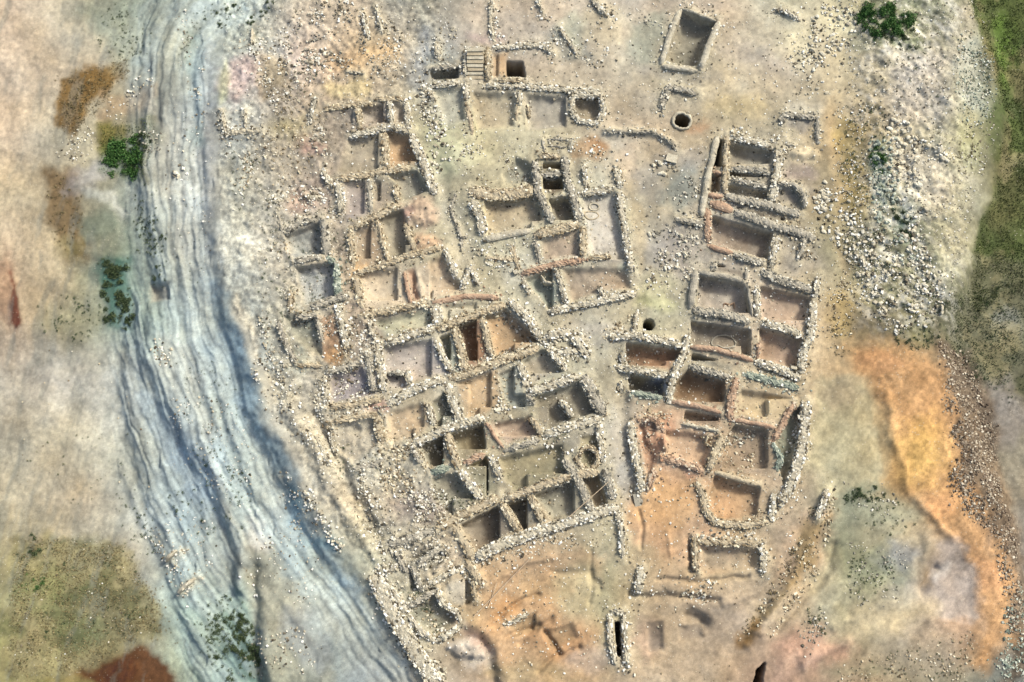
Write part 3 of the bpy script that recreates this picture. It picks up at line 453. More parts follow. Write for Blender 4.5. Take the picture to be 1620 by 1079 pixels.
ruin('stone_wall', 'short stub of big pale boulders below the orange burnt house', 'stone wall', [([(1015,895),(1013,920),(1010,940)],13,.35,P_)], WG)
ruin('stone_wall', 'stub of pale wall on the bank right of the path', 'stone wall', [([(1311,775),(1302,802),(1293,822)],9,.35,P_)], WG)
ruin('stone_drain', 'narrow stone lined shaft near the bottom edge', 'drain', [
 ([(966,972),(965,1015),(975,1052)],8,.3,P_),([(988,970),(989,1010),(993,1058)],7,.3,P_),([(968,968),(987,966)],9,.3,P_)])
# --- south-west
ruin('ruined_house', 'small ruined house with a round pale pit near the lower left bank', 'ruined house', [
 ([(736,888),(748,905),(762,926)],13,.3,T_,'sparse'),([(696,867),(660,893)],11,.3,G_),([(725,899),(690,916),(664,936)],8,.25,P_),([(691,932),(702,956),(722,968),(728,985)],9,.3,P_),([(729,990),(708,1004),(688,1016)],9,.35,P_),([(748,915),(752,950)],8,.2,T_,'sparse')], HG)
ruin('retaining_wall', 'long broad bank of white rubble holding the town edge at lower left', 'retaining wall', [([(590,910),(606,940),(629,984),(656,1028),(690,1082)],24,.35,P_)])
ruin('stone_wall', 'upper of two short white bars of stone across the gully at lower left', 'stone wall', [([(277,870),(258,888)],7,.8,P_,'plain')], WG)
ruin('stone_wall', 'lower of two short white bars of stone across the gully at lower left', 'stone wall', [([(306,915),(279,937)],7,.8,P_,'plain')], WG)
ruin('stone_kerb', 'thin pale kerb with an upright end on the ochre ground', 'kerb', [([(797,988),(812,982),(836,970)],4,.2,P_,'sparse')])
ruin('stone_wall', 'faint thin wall line on the rough ground by the pink soil', 'stone wall', [([(387,174),(389,202)],5,.2,P_,'sparse')], WG)
ruin('stone_wall', 'row of white stones along the terrace brink at the left', 'stone wall', [([(358,212),(385,208),(415,206)],9,.2,P_,'sparse')], WG)
ruin('stone_wall', 'pair of stone lines beside the long ditch above the blue terraces', 'stone wall', [([(498,690),(514,722),(524,740)],8,.2,P_,'sparse')], WG)


TERR = [([(343,3),(300,57),(277,87),(254,150),(244,230)],.34),([(317,67),(307,143),(314,207),(320,254),(325,357),(332,400)],.30),([(304,393),(307,460),(320,527),(334,594),(354,660),(372,720),(400,800)],.34),
 ([(338,300),(340,393),(347,460),(352,520),(369,594),(390,650),(420,720)],.26),([(277,410),(280,470),(294,544),(312,604),(330,660)],.26),([(224,483),(222,560),(264,627),(280,690),(300,760)],.30),
 ([(294,654),(314,714),(334,770),(352,826)],.34),([(240,739),(258,790),(276,852),(300,885)],.34),([(272,700),(290,752),(310,802),(314,872)],.34),([(350,732),(375,760),(404,790),(430,829)],.32),([(430,760),(480,840),(540,930),(600,1020)],.26),
 ([(167,739),(200,819),(240,892),(275,972),(320,1040)],.34),([(190,330),(200,420),(204,520),(215,620),(240,700)],.30),([(240,0),(225,40),(215,70)],.3),([(270,0),(262,50),(235,90)],.26),([(470,860),(520,930),(580,1020),(620,1079)],.26),([(400,880),(440,950),(500,1040)],.24)]
def height_color(U, V):
    wu = fbm(U, V, 60, 4, 3) * 9; wv = fbm(U, V, 60, 4, 33) * 9
    fu = fbm(U, V, 12, 3, 5) * 2.2; fv = fbm(U, V, 12, 3, 55) * 2.2
    U1, V1 = U + wu + fu, V + wv + fv
    d1 = west_of(U1, V1, L1); d2 = west_of(U + wu * .5, V + wv * .5, L2); d3 = west_of(U1, V1, L3); d5 = west_of(U1, V1, L5)
    Z = 0.30 * fbm(U, V, 130, 3, 7) + 0.10 * fbm(U, V, 30, 3, 8) + 0.03 * fbm(U, V, 7, 3, 9)
    south = ss(330, 620, V) * (1 - .7 * ss(830, 980, V))
    Z = Z - (0.5 + .6 * south) * ss(-6, 46, d1 + 8 * fbm(U, V, 30, 3, 19)) - (.45 + .55 * south) * ss(-2, 34, d2) - (.45 + .35 * south) * ss(0, 40, d3)
    band = ss(10, 40, d1) * (1 - ss(10, 70, d3)) * (1 - .85 * (1 - ss(-20, 16, poly_sd(U1, V1, [(380,862),(420,850),(500,950),(590,1100),(395,1100)]))))
    for L, h in TERR:
        xs = [p[0] for p in L]; ys = [p[1] for p in L]
        m = (U > min(xs) - 60) & (U < max(xs) + 60) & (V > min(ys) - 60) & (V < max(ys) + 60)
        d = west_of(U[m] + wu[m] * .35 + fu[m], V[m] + wv[m] * .35, L) / 8.0
        Z[m] -= .6 * h * d * np.exp(-d * d * .5) * (.75 + .5 * fbm(U[m], V[m], 40, 3, 26))
    bed = fbm(d1 + 14 * fbm(U, V, 120, 3, 27), V * .10, 13, 4, 28)                    # bedding that runs along the slope
    q = (d1 + 10 * fbm(U, V, 90, 4, 29)) / 15.0 + .8 * bed; fr = q - np.floor(q)
    Z = Z - band * .14 * (ss(.0, .30, fr) - fr) - band * .06 * np.exp(-((fr - .1) / .10) ** 2) * (.5 + .8 * fbm(U, V, 50, 3, 30))
    Z = Z + band * 0.12 * bed + band * .05 * fbm(U, V, 10, 3, 24)
    Z = Z - 2.0 * ss(-10, 45, -d5)
    east = ss(1320, 1400, U) * (1 - ss(1480, 1560, U)) * (1 - ss(480, 560, V))
    Z = Z + east * (0.7 + 0.40 * fbm(U, V, 70, 4, 41) + 0.28 * fbm(U * .8 + V * .6, (V * .8 - U * .6) * 1.5, 26, 5, 42) + .12 * fbm(U, V, 7, 3, 44))
    sh = poly_sd(U1, V1, HEAP); Z = Z + 0.28 * (1 - ss(-60, 20, sh)) * (0.85 + .3 * fbm(U, V, 30, 3, 43))
    Z = Z - 0.16 * (1 - ss(-22, 14, poly_sd(U1, V1, [(1300,595),(1370,600),(1400,680),(1402,740),(1380,775),(1300,780),(1285,720)])))
    Z = Z - 0.2 * (1 - ss(-24, 12, poly_sd(U1, V1, [(1480,860),(1510,850),(1545,900),(1545,980),(1500,985),(1455,960),(1470,900)])))
    rough = 1 - ss(0, 6, poly_sd(U1, V1, [(355,-20),(700,-20),(650,200),(520,260),(560,440),(640,700),(720,820),(700,1020),(590,900),(480,740),(350,420)]))
    Z = Z + rough * (0.16 * fbm(U, V, 16, 4, 51) + .10 * fbm(U, V, 6, 3, 52))
    for L, w, h in RIDGE:
        xs = [p[0] for p in L]; ys = [p[1] for p in L]
        m = (U > min(xs) - 50) & (U < max(xs) + 50) & (V > min(ys) - 50) & (V < max(ys) + 50)
        Z[m] += h * np.exp(-(line_sd(U1[m], V1[m], L) / w) ** 2)
    # orange mudbrick blocks standing proud
    for x, y, rx, ry, h in ((665,338,26,22,.45),(672,380,16,12,.3),(660,455,9,26,.35),(1031,567,12,9,.2),(1270,247,24,9,.35),(1030,690,12,20,.4),(1050,700,8,14,.5),(740,1030,28,16,.5),(1150,482,9,7,.15)):
        m = (abs(U - x) < rx * 2) & (abs(V - y) < ry * 2)
        r = np.hypot((U1[m] - x) / rx, (V1[m] - y) / ry) + .3 * fbm(U[m], V[m], 16, 4, 45); Z[m] += h * (1 - ss(.4, 1.2, r)) * (1 + .4 * fbm(U[m], V[m], 8, 3, 46))
    # earth and rubble banked against the walls
    BM = np.zeros(U.shape); nz = fbm(U, V, 11, 3, 77)
    for a_, _ in PLAN:
        for w_ in a_[3]:
            w_ = T3(*w_); L = list(w_[0]) + ([w_[0][0]] if len(w_) > 5 else [])
            if w_[2] < 0: continue
            xs = [p[0] for p in L]; ys = [p[1] for p in L]
            m = (U > min(xs) - 34) & (U < max(xs) + 34) & (V > min(ys) - 34) & (V < max(ys) + 34)
            BM[m] = np.maximum(BM[m], np.exp(-(line_sd(U1[m] * .5 + U[m] * .5, V1[m] * .5 + V[m] * .5, L) / (w_[1] * .5 + 5)) ** 2))
    Z = Z + .17 * BM * (.7 + .9 * nz)
    Z = Z + .06 * ss(0, 30, d3) * fbm(U + .25 * V + 10 * fbm(U, V, 60, 3, 141), V * .22, 15, 5, 142) + .08 * ss(1130, 1260, U) * ss(560, 640, V) * fbm(U * .8 + V * .6, (V * .8 - U * .6) * .2, 14, 5, 143)
    MZ = Z.copy()
    # colour
    rows = [r.split() for r in GRID.split('\n')]
    G = np.array([[alb(c) for c in r] for r in rows])
    Uc = np.clip((U + wu * 2.2) / 95.3, 0, 16.999); Vc = np.clip((V + wv * 2.2) / 98.0, 0, 10.999)
    i = Vc.astype(int); j = Uc.astype(int); a = (Vc - i)[..., None]; b = (Uc - j)[..., None]
    C = (G[i, j] * (1 - b) + G[i, j + 1] * b) * (1 - a) + (G[i + 1, j] * (1 - b) + G[i + 1, j + 1] * b) * a
    def window(P, mrg):
        xs = [p[0] for p in P]; ys = [p[1] for p in P]
        return (U > min(xs) - mrg) & (U < max(xs) + mrg) & (V > min(ys) - mrg) & (V < max(ys) + mrg)
    for P, c, soft, k in PATCH:
        if P[0][0] < 980 and P[0][0] > 500: k *= .85
        m = window(P, soft + 25)
        s = poly_sd(U1[m], V1[m], P) + min(22, soft * 1.6) * fbm(U[m], V[m], 26, 6, 61)
        f = (k * (1 - ss(-soft, soft, s)))[:, None]
        C[m] = C[m] * (1 - f) + alb(c) * f
    # bank of teal-grey on the terraces follows the rock layers
    f = (band * .30 * ss(-.2, .6, fbm(U, d1 * 3, 60, 3, 71)))[..., None]; C = C * (1 - f) + alb('9aaaa8') * f
    f = (band * np.clip(.5 + .9 * bed, 0, 1) * .5)[..., None]; C = C * (1 - f) + alb('b6c4c4') * f
    f = (band * np.clip(-.25 - 1.3 * bed, 0, 1) * .6)[..., None]; C = C * (1 - f) + alb('70787a') * f  # groove shade painted in with the rock bands
    # broken rock and debris: bright chips, dark mottles between
    rk = fbm(U * .8 + V * .6, (V * .8 - U * .6) * 2.2, 15, 5, 85); rk2 = fbm(U, V, 5, 4, 86)
    calm = 1 - .75 * (1 - ss(0, 40, poly_sd(U1, V1, [(1400,120),(1500,90),(1510,300),(1500,440),(1460,300),(1400,220)])))
    f = (east * calm * np.clip(.2 + 1.4 * rk, 0, 1) * .75)[..., None]; C = C * (1 - f) + alb('dcd6c8') * f
    f = (east * calm * np.clip(.0 - 1.7 * rk - .3 * rk2, 0, 1) * .75)[..., None]; C = C * (1 - f) + alb('626850') * f
    grit = .5 * (1 - ss(-8, 10, sh)) + (1 - ss(-10, 12, poly_sd(U1, V1, [(1480,535),(1550,545),(1600,680),(1605,770),(1640,900),(1680,1050),(1590,1090),(1600,960),(1560,830),(1500,760)])))
    deb = np.clip(grit * .8 + .8 * BM + rough + east + .8 * ss(.15, .6, fbm(U, V, 45, 4, 87)) * (d1 < 0) * (d5 < 0) + .25, 0, 1)
    C = C * (1 + deb[..., None] * .40 * np.clip(rk2 * 1.6, -1, 1)[..., None])
    fld = np.maximum(1 - ss(-6, 10, poly_sd(U1, V1, [(1540,-30),(1700,-30),(1760,640),(1560,600),(1500,500),(1560,400),(1595,200)])), 1 - ss(-6, 10, poly_sd(U1, V1, [(-80,845),(160,850),(240,960),(235,1005),(130,1060),(-80,1150)])))
    f = (fld * .55 * ss(.02, .35, fbm(U, V, 34, 5, 88)))[..., None]; C = C * (1 - f) + alb('8c8058') * f
    f = (fld * .5 * ss(.05, .4, fbm(U, V, 50, 5, 89)))[..., None]; C = C * (1 - f) + alb('3c4824') * f
    # rills on the plain and wheel and foot tracks down the south-east slope
    lp = ss(0, 30, d3) ; se = ss(1130, 1260, U) * ss(560, 640, V) * (d5 > 0)
    r1 = fbm(U + .25 * V + 10 * fbm(U, V, 60, 3, 141), V * .22, 15, 5, 142); r2 = fbm(U * .8 + V * .6, (V * .8 - U * .6) * .2, 14, 5, 143)
    C = C * (1 + lp[..., None] * .17 * r1[..., None]) * (1 + se[..., None] * .26 * r2[..., None])
    gb = (lp * ss(.1, .5, -r1) * .35)[..., None]; C = C * (1 - gb) + alb('7c8078') * gb
    fine = fbm(U, V, 3.4, 2, 144)[..., None]; C = C * (1 + .16 * fine)
    # mottling of the soil
    mot = fbm(U, V, 34, 5, 81)[..., None]; hue = fbm(U, V, 55, 4, 82)[..., None]
    mot2 = fbm(U, V, 75, 5, 181)[..., None]; C = C * (1 + .26 * mot) * (1 + .34 * mot2) * (1 + hue * np.array([.07, .0, -.10]))
    spk = np.clip(fbm(U, V, 5, 3, 91), -1, 1)[..., None]; C = C * (1 + .2 * spk)
    f = (np.clip(BM * (.42 + .6 * nz), 0, .7))[..., None]; C = C * (1 - f) + alb('c6ba9c') * f
    for P, dep, c in ROOM:
        dep *= .95; m = window(P, 14)
        j = fu[m] * .55
        s = poly_sd(U[m] + j, V[m] + fv[m] * .55, P)
        t = 1 - (ss(-1.2, 2.2, s) if dep > .6 else ss(-6, 3, s))
        floor = -dep + .06 * fbm(U[m], V[m], 14, 3, 95) + min(.32, .38 * dep) * ss(-11, 0, s) * (.7 + .8 * fbm(U[m], V[m], 9, 3, 96))
        base = MZ[m]
        Z[m] = base + t * (floor)
        f = ((.90 - .35 * ss(-9, 0, s) - .25 * ss(.0, .7, fbm(U[m], V[m], 20, 4, 97))) * (1 - ss(-3, 3, s)))[:, None]
        cl = alb(c); cl = cl * .72 + .28 * alb('a89c8a') * (cl.mean() / alb('a89c8a').mean()); cc = cl * (1 + .36 * mot[m] + .22 * spk[m] + .30 * mot2[m]) * .93 * (1 + hue[m] * np.array([.10, .0, -.12]))  # floor colour also darkened slightly for the shade of sunken rooms
        C[m] = C[m] * (1 - f) + cc * f
    # beyond the frame the slope eases out
    return Z, C, MZ, np.clip(.38 + deb * .8 + .6 * BM * (1 + nz), .35, 1)

def axis(lo, hi, step, far):
    core = np.arange(lo, hi + 1e-6, step); g = []; x = step
    while sum(g) < far: x *= 1.35; g.append(x)
    cs = np.cumsum(g)
    return np.concatenate([lo - cs[::-1], core, hi + cs])
GX = axis(-46, 46, 0.1, 4000); GY = axis(-34, 38, 0.1, 4000)
XX, YY = np.meshgrid(GX, GY)
UU, VV = UV(XX, YY)
inside = (abs(XX) < 60) & (abs(YY) < 60)
UU = np.clip(UU, -6000, 8000); VV = np.clip(VV, -6000, 7000)
ZZ, CC, MZ, GA = height_color(UU, VV)
x0c, y0c = -46, -34
iX0 = int(np.searchsorted(GX, x0c - 1e-9)); iY0 = int(np.searchsorted(GY, y0c - 1e-9))
def hgt(x, y, A=None):
    A = ZZ if A is None else A
    fx = np.clip((np.asarray(x) - x0c) / 0.1, 0, 918); fy = np.clip((np.asarray(y) - y0c) / 0.1, 0, 718)
    i = fx.astype(int); j = fy.astype(int); a = fx - i; b = fy - j; i = i + iX0; j = j + iY0
    return (A[j, i] * (1 - a) + A[j, i + 1] * a) * (1 - b) + (A[j + 1, i] * (1 - a) + A[j + 1, i + 1] * a) * b

def mesh_np(name, V, F, mats, mi=None, smooth=False):
    """F: (n,3) or (n,4) int array, or a list of such arrays"""
    me = bpy.data.meshes.new(name)
    Fs = F if isinstance(F, list) else [F]
    Fs = [f for f in Fs if len(f)]
    nl = sum(f.size for f in Fs); nf = sum(len(f) for f in Fs)
    me.vertices.add(len(V)); me.vertices.foreach_set('co', np.asarray(V, np.float32).ravel())
    me.loops.add(nl); me.loops.foreach_set('vertex_index', np.concatenate([f.ravel() for f in Fs]).astype(np.int32))
    tot = np.concatenate([np.full(len(f), f.shape[1]) for f in Fs])
    me.polygons.add(nf); me.polygons.foreach_set('loop_start', (np.cumsum(tot) - tot).astype(np.int32))
    me.polygons.foreach_set('loop_total', tot.astype(np.int32))
    if mi is not None: me.polygons.foreach_set('material_index', np.asarray(mi, np.int32))
    me.polygons.foreach_set('use_smooth', np.full(nf, smooth))
    for m in mats: me.materials.append(m)
    me.update(calc_edges=True); me.validate()
    return me
def obj(name, me, parent=None, loc=None, **props):
    o = bpy.data.objects.new(name, me); COL.objects.link(o)
    if loc is not None: o.location = loc
    if parent is not None: o.parent = parent
    for k, v in props.items(): o[k] = v
    return o

ny, nx = XX.shape
idx = np.arange(ny * nx).reshape(ny, nx)
F = np.stack([idx[:-1, :-1], idx[:-1, 1:], idx[1:, 1:], idx[1:, :-1]], -1).reshape(-1, 4)
gm = mesh_np('ground', np.stack([XX, YY, ZZ], -1).reshape(-1, 3), F, [ground_mat()], smooth=True)
ca = gm.color_attributes.new('soil', 'FLOAT_COLOR', 'POINT')
ca.data.foreach_set('color', np.concatenate([np.clip(CC, .01, .9), GA[..., None]], -1).astype(np.float32).ravel())
obj('ground', gm, kind='structure')

# ---------------------------------------------------------------- stones
def ico():
    t = (1 + 5 ** .5) / 2
    v = np.array([(-1,t,0),(1,t,0),(-1,-t,0),(1,-t,0),(0,-1,t),(0,1,t),(0,-1,-t),(0,1,-t),(t,0,-1),(t,0,1),(-t,0,-1),(-t,0,1)], float)
    v /= np.linalg.norm(v[0])
    f = np.array([(0,11,5),(0,5,1),(0,1,7),(0,7,10),(0,10,11),(1,5,9),(5,11,4),(11,10,2),(10,7,6),(7,1,8),(3,9,4),(3,4,2),(3,2,6),(3,6,8),(3,8,9),(4,9,5),(2,4,11),(6,2,10),(8,6,7),(9,8,1)])
    return v, f
IV, IF = ico()
TPL = []
BX = np.array([(-1,-1,-1),(1,-1,-1),(1,1,-1),(-1,1,-1),(-1,-1,1),(1,-1,1),(1,1,1),(-1,1,1)], float)
BF = np.array([(0,3,2,1),(4,5,6,7),(0,1,5,4),(1,2,6,5),(2,3,7,6),(3,0,4,7)])
for k in range(24):
    v = BX * (.86, .86, .8); v[4:, :2] *= RN.uniform(.6, .9); v += RN.uniform(-.24, .24, (8, 3)); TPL.append(v)
TPL = np.array(TPL)
def stones(P, S3, rot, tilt=.25):
    """P (n,3) centres, S3 (n,3) half sizes, rot (n,) heading"""
    n = len(P); k = RN.integers(0, 24, n); v = TPL[k] * S3[:, None, :]
    a = RN.normal(0, tilt, n); c, s = np.cos(a)[:, None], np.sin(a)[:, None]
    y, z = v[..., 1] * c - v[..., 2] * s, v[..., 1] * s + v[..., 2] * c
    c, s = np.cos(rot)[:, None], np.sin(rot)[:, None]
    x, y = v[..., 0] * c - y * s, v[..., 0] * s + y * c
    V = np.stack([x, y, z], -1) + P[:, None, :]
    F = (BF[None] + 8 * np.arange(n)[:, None, None]).reshape(-1, 4)
    return V.reshape(-1, 3), F

def resample(P, step):
    P = np.asarray(P, float); d = np.r_[0, np.cumsum(np.hypot(*np.diff(P, axis=0).T))]
    n = max(2, int(round(d[-1] / step)) + 1); s = np.linspace(0, d[-1], n)
    return np.stack([np.interp(s, d, P[:, 0]), np.interp(s, d, P[:, 1])], 1), s
WALLZ = []
def wall_mesh(pts, w, h, tone='grey', style='rubble', closed=False):
    """a rubble wall: mud core with field stones laid along both faces and over its top"""
    if closed: pts = list(pts) + [pts[0]]
    cen = pts[len(pts) // 2]; x, y = W(cen[0], cen[1], 0); 
    pu = [(float(W(u, v, 0)[0]), float(W(u, v, 0)[1])) for u, v in pts]
    h = h * .62 if h > 0 else h
    zt = float(np.mean(hgt([p[0] for p in pu], [p[1] for p in pu], MZ))) + h
    Pw = [tuple(float(q) for q in W(u, v, zt)) for u, v in pts]
    C, s = resample(Pw, 0.16); n = len(C)
    T = np.gradient(C, axis=0); T /= np.linalg.norm(T, axis=1, keepdims=True) + 1e-9; Nn = np.stack([-T[:, 1], T[:, 0]], 1)
    sd0 = RN.uniform(0, 500)
    wob = fbm(s * 10 + sd0, s * 0, 14, 3, 101) * .09
    C = C + Nn * wob[:, None]
    hw = w * PXM * .5 * (1 + .16 * fbm(s * 10 + sd0, s * 0 + 3, 10, 3, 103))
    hw = hw * (.84 if style == 'rubble' else .9)
    top = hgt(C[:, 0], C[:, 1], MZ) * .5 + (zt - h) * .5 + h * (1 + .30 * fbm(s * 10 + sd0, s * 0 + 7, 12, 3, 107))
    if not closed:
        e = np.minimum(s, s[-1] - s); k = ss(-.05, .5, e); hw = hw * (.6 + .4 * k); top = top - (1 - k) * .18
    zb = []
    for sg in (-1, 1):
        q = C + Nn * (sg * (hw + .16))[:, None]; zb.append(hgt(q[:, 0], q[:, 1]) - .12)
    zmid = hgt(C[:, 0], C[:, 1]); top = np.maximum(top, zmid + .05)
    # core cross-section
    offs = [-1.12, -1.0, -.55, 0, .55, 1.0, 1.12]; rows = []
    for k, o in enumerate(offs):
        z = [zb[0], top - .10, top - .01, top + .02, top - .01, top - .10, zb[1]][k]
        jj = .35 if style == 'plain' else 1; jit = RN.normal(0, .022 * jj, n); q = C + Nn * (o * hw + jit)[:, None]
        rows.append(np.c_[q, z + (RN.normal(0, .03 * jj, n) if 0 < k < 6 else 0)])
    V = np.stack(rows, 1).reshape(-1, 3); m = len(offs)
    I = np.arange(n * m).reshape(n, m)
    F4 = np.stack([I[:-1, :-1], I[1:, :-1], I[1:, 1:], I[:-1, 1:]], -1).reshape(-1, 4)[:, ::-1]
    caps = np.array([[I[0, 0], I[0, 1], I[0, 5], I[0, 6]], [I[0, 1], I[0, 2], I[0, 4], I[0, 5]], [I[-1, 6], I[-1, 5], I[-1, 1], I[-1, 0]], [I[-1, 5], I[-1, 4], I[-1, 2], I[-1, 1]]])
    F4 = np.concatenate([F4, caps])
    L = s[-1]; dens = {'rubble': 1.0, 'sparse': .42, 'plain': .07}[style]
    PP, SS_, RR = [], [], []
    head = np.arctan2(T[:, 1], T[:, 0])
    def put(sv, o, dz, size, flat=.5):
        i = np.clip(np.interp(sv, s, np.arange(n)), 0, n - 1); ii = i.astype(int)
        h_ = hw[ii]; q = C[ii] + Nn[ii] * (o * h_)[:, None]
        PP.append(np.c_[q, top[ii] + dz]); SS_.append(np.c_[size * RN.uniform(.8, 1.5, len(sv)), size * RN.uniform(.7, 1.05, len(sv)), size * flat * RN.uniform(.7, 1.1, len(sv))]); RR.append(head[ii] + RN.normal(0, .35, len(sv)))
    across = max(2, int(round(w * PXM / .165)))
    across = max(3, int(round(w * PXM / .135)))
    for a in range(across):
        o = -0.9 + 1.8 * a / (across - 1); k = int(L / .135 * dens * (1 if abs(o) > .6 else .55)) + 1
        sv = (np.arange(k) + RN.random(k)) / k * L
        put(sv, np.full(k, o) + RN.normal(0, .16, k), RN.normal(-.025, .025, k), .036 + .10 * RN.random(k) ** 2.6)
    for side in (0, 1):
        dep = float(np.mean(top - zb[side])); courses = int(min(8, max(0, (dep - .15) / .17)))
        for c in range(courses):
            k = int(L / .2 * (0 if style == 'plain' else max(dens, .3))) + (style != 'plain'); sv = (np.arange(k) + RN.random(k)) / k * L
            put(sv, (np.full(k, -1.06 if side == 0 else 1.06)), -(.14 + c * .17) + RN.normal(0, .02, k), RN.uniform(.05, .12, k), .8)
    P = np.concatenate(PP); SV, SF = stones(P, np.concatenate(SS_), np.concatenate(RR))
    org = np.array([C[n // 2][0], C[n // 2][1], 0.0])
    Vall = np.concatenate([V, SV]) - org
    Fs = [F4, SF + len(V)]
    mi = np.r_[np.zeros(len(F4)), np.ones(len(SF))]
    return mesh_np('wall', Vall, Fs, [MM[tone], SM[tone]], mi), org
def part_wall(root, spec, org0, name='wall'):
    pts, w, h, tone, style = (list(spec) + [.25, 'grey', 'rubble'])[:5] if len(spec) < 5 else spec[:5]
    closed = len(spec) > 5
    me, org = wall_mesh(pts, w, h, tone, style, closed)
    me.name = name
    o = obj(name, me, root, tuple(org - org0) if root else tuple(org)); return o
RUINS = []
def build_ruin(name, label, cat, walls, group=None):
    walls = [T3(*w) for w in walls]
    if len(walls) == 1:
        o = part_wall(None, walls[0], None, name)
    else:
        us = [p[0] for w in walls for p in w[0]]; vs = [p[1] for w in walls for p in w[0]]
        x, y = W(np.mean(us), np.mean(vs), 0); z = float(hgt(float(x), float(y)))
        o = obj(name, None, None, (float(x), float(y), z)); org0 = np.array([float(x), float(y), z])
        pn = {'stone_tank': 'tank_side', 'stone_drain': 'side_slab', 'stone_threshold': 'edge_stone'}.get(name, 'wall')
        for w in walls: part_wall(o, w, org0, pn)
    o['label'] = label; o['category'] = cat
    if group: o['group'] = group
    RUINS.append(o); return o
for a_, k_ in PLAN: build_ruin(*a_, **k_)
# staircase
def box_mesh(name, sx, sy, sz, mat, j=.02):
    b = [(-1,-1,0),(1,-1,0),(1,1,0),(-1,1,0),(-.96,-.93,1),(.96,-.93,1),(.96,.93,1),(-.96,.93,1)]
    V = np.array(b, float) * (sx / 2, sy / 2, sz) + RN.normal(0, j, (8, 3))
    return mesh_np(name, V, np.array([(0,3,2,1),(4,5,6,7),(0,1,5,4),(1,2,6,5),(2,3,7,6),(3,0,4,7)]), [mat])
sx_, sy_ = W(752, 104, 0); z0 = float(hgt(float(sx_), float(sy_)))
st_o = obj('staircase', None, None, (float(sx_), float(sy_), z0), label='broad flight of worn stone steps between two walls of the north hall', category='staircase')
for k in range(8):
    me = box_mesh('step', 1.42, .30, .12 + .085 * (7 - k), MM['tan' if k % 2 else 'pale'], .012)
    obj('step', me, st_o, (0, .98 - k * .315 + .15, -.05))

def ring(name, px, py, rx, ry, r, zoff, mat, label, cat, n=28, rag=.12):
    x, y = (float(q) for q in W(px, py, 0)); t = np.arange(n) * 2 * pi / n; rr = 1 + rag * .5 * fbm(np.cos(t) * 20 + px, np.sin(t) * 20, 14, 3, 15)
    cx_, cy_ = rx * PXM * rr * np.cos(t), ry * PXM * rr * np.sin(t); zz = hgt(x + cx_ * 1.15, y + cy_ * 1.15)
    ph = np.arange(7) * 2 * pi / 7; q = r * (1 + .25 * RN.normal(0, 1, (n, 7)) * rag * 3)
    V = np.stack([cx_[:, None] + q * np.cos(ph) * np.cos(t)[:, None], cy_[:, None] + q * np.cos(ph) * np.sin(t)[:, None], (zz[:, None] + zoff) + q * np.sin(ph)], -1).reshape(-1, 3)
    I = np.arange(n * 7).reshape(n, 7); J = np.roll(I, -1, 0); F = np.stack([I, J, np.roll(J, -1, 1), np.roll(I, -1, 1)], -1).reshape(-1, 4)
    z = float(zz.mean()); obj(name, mesh_np(name, V - (0, 0, z), F, [mat], smooth=True), None, (x, y, z), label=label, category=cat)
ring('round_oven', 940, 325, 8, 6, .08, .02, MM['pale'], 'small round clay oven with a raised rim on the pale hall floor', 'oven')
ring('round_oven', 936, 339, 12, 7, .06, .0, MM['tan'], 'flat oval oven ring just below the small raised oven', 'oven')
ring('round_oven', 1149, 538, 19, 13, .07, .02, MM['grey'], 'wide oval clay oven base in the grey floored room', 'oven')
ring('well', 1079.5, 191.5, 15, 14.5, .13, .05, MM['pale'], 'open round stone well with a pale rim and pitch dark shaft', 'well', rag=.3)
# cables lying over the ruins
def tube(name, pts, r, mat, seg=6):
    P = np.array(pts, float); n = len(P); T = np.gradient(P, axis=0); T /= np.linalg.norm(T, axis=1, keepdims=True)
    A = np.cross(T, (0, 0, 1)); A /= np.linalg.norm(A, axis=1, keepdims=True); B = np.cross(T, A)
    th = np.arange(seg) * 2 * pi / seg
    V = (P[:, None] + r * (np.cos(th)[None, :, None] * A[:, None] + np.sin(th)[None, :, None] * B[:, None])).reshape(-1, 3)
    I = np.arange(n * seg).reshape(n, seg); J = np.roll(I, -1, 1)
    return mesh_np(name, V, np.stack([I[:-1], I[1:], J[1:], J[:-1]], -1).reshape(-1, 4), [mat], smooth=True)
rope_m = mud_mat('rope_fibre', 'c8a888', 'dcc4a0')
def rope(a, b, za, zb, r, label):
    A = W(a[0], a[1], za); B = W(b[0], b[1], zb); t = np.linspace(0, 1, 24)
    x = A[0] + (B[0] - A[0]) * t; y = A[1] + (B[1] - A[1]) * t
    z = za + (zb - za) * t - .12 * np.sin(pi * t)
    z = np.maximum(z, hgt(x, y) + .04)
    P = np.c_[x, y, z]; o = P[12].copy(); me = tube('rope', P - o, r, rope_m)
    obj('rope', me, None, tuple(o), label=label, category='rope')
rope((900, 818), (963, 762), .75, .75, .03, 'taut pale rope stretched across two cells at the end of the row of three')
rope((749, 976), (842, 880), .2, .5, .035, 'long pale rope lying slantwise over the ochre ground')
rope((786, 922), (772, 962), .2, .15, .03, 'short rope end beside the long slanting rope')

# grey slab at the lane end, white marker blocks
def slab(px, py, sx, sy, sz, rot, label, tone, name='stone_block'):
    x, y = W(px, py, 0); z = float(hgt(float(x), float(y)))
    o = obj(name, box_mesh(name, sx, sy, sz, MM[tone], .03), None, (float(x), float(y), z - .05), label=label, category='stone block'); o.rotation_euler.z = rot
slab(1012, 792, .8, 1.1, .16, .1, 'flat grey slab at the lower end of the lane by the orange house', 'grey')
slab(816, 431, .42, .40, .32, .5, 'single squared white block at the wall corner in the central lane', 'pale')
slab(1255, 583, .5, .35, .45, -.2, 'squared pale block in the corner of the pinkish floored room by the path', 'pale')
slab(1062, 252, .9, .7, .3, -.3, 'largest flat pinkish boulder left of the long grey front wall', 'pale')

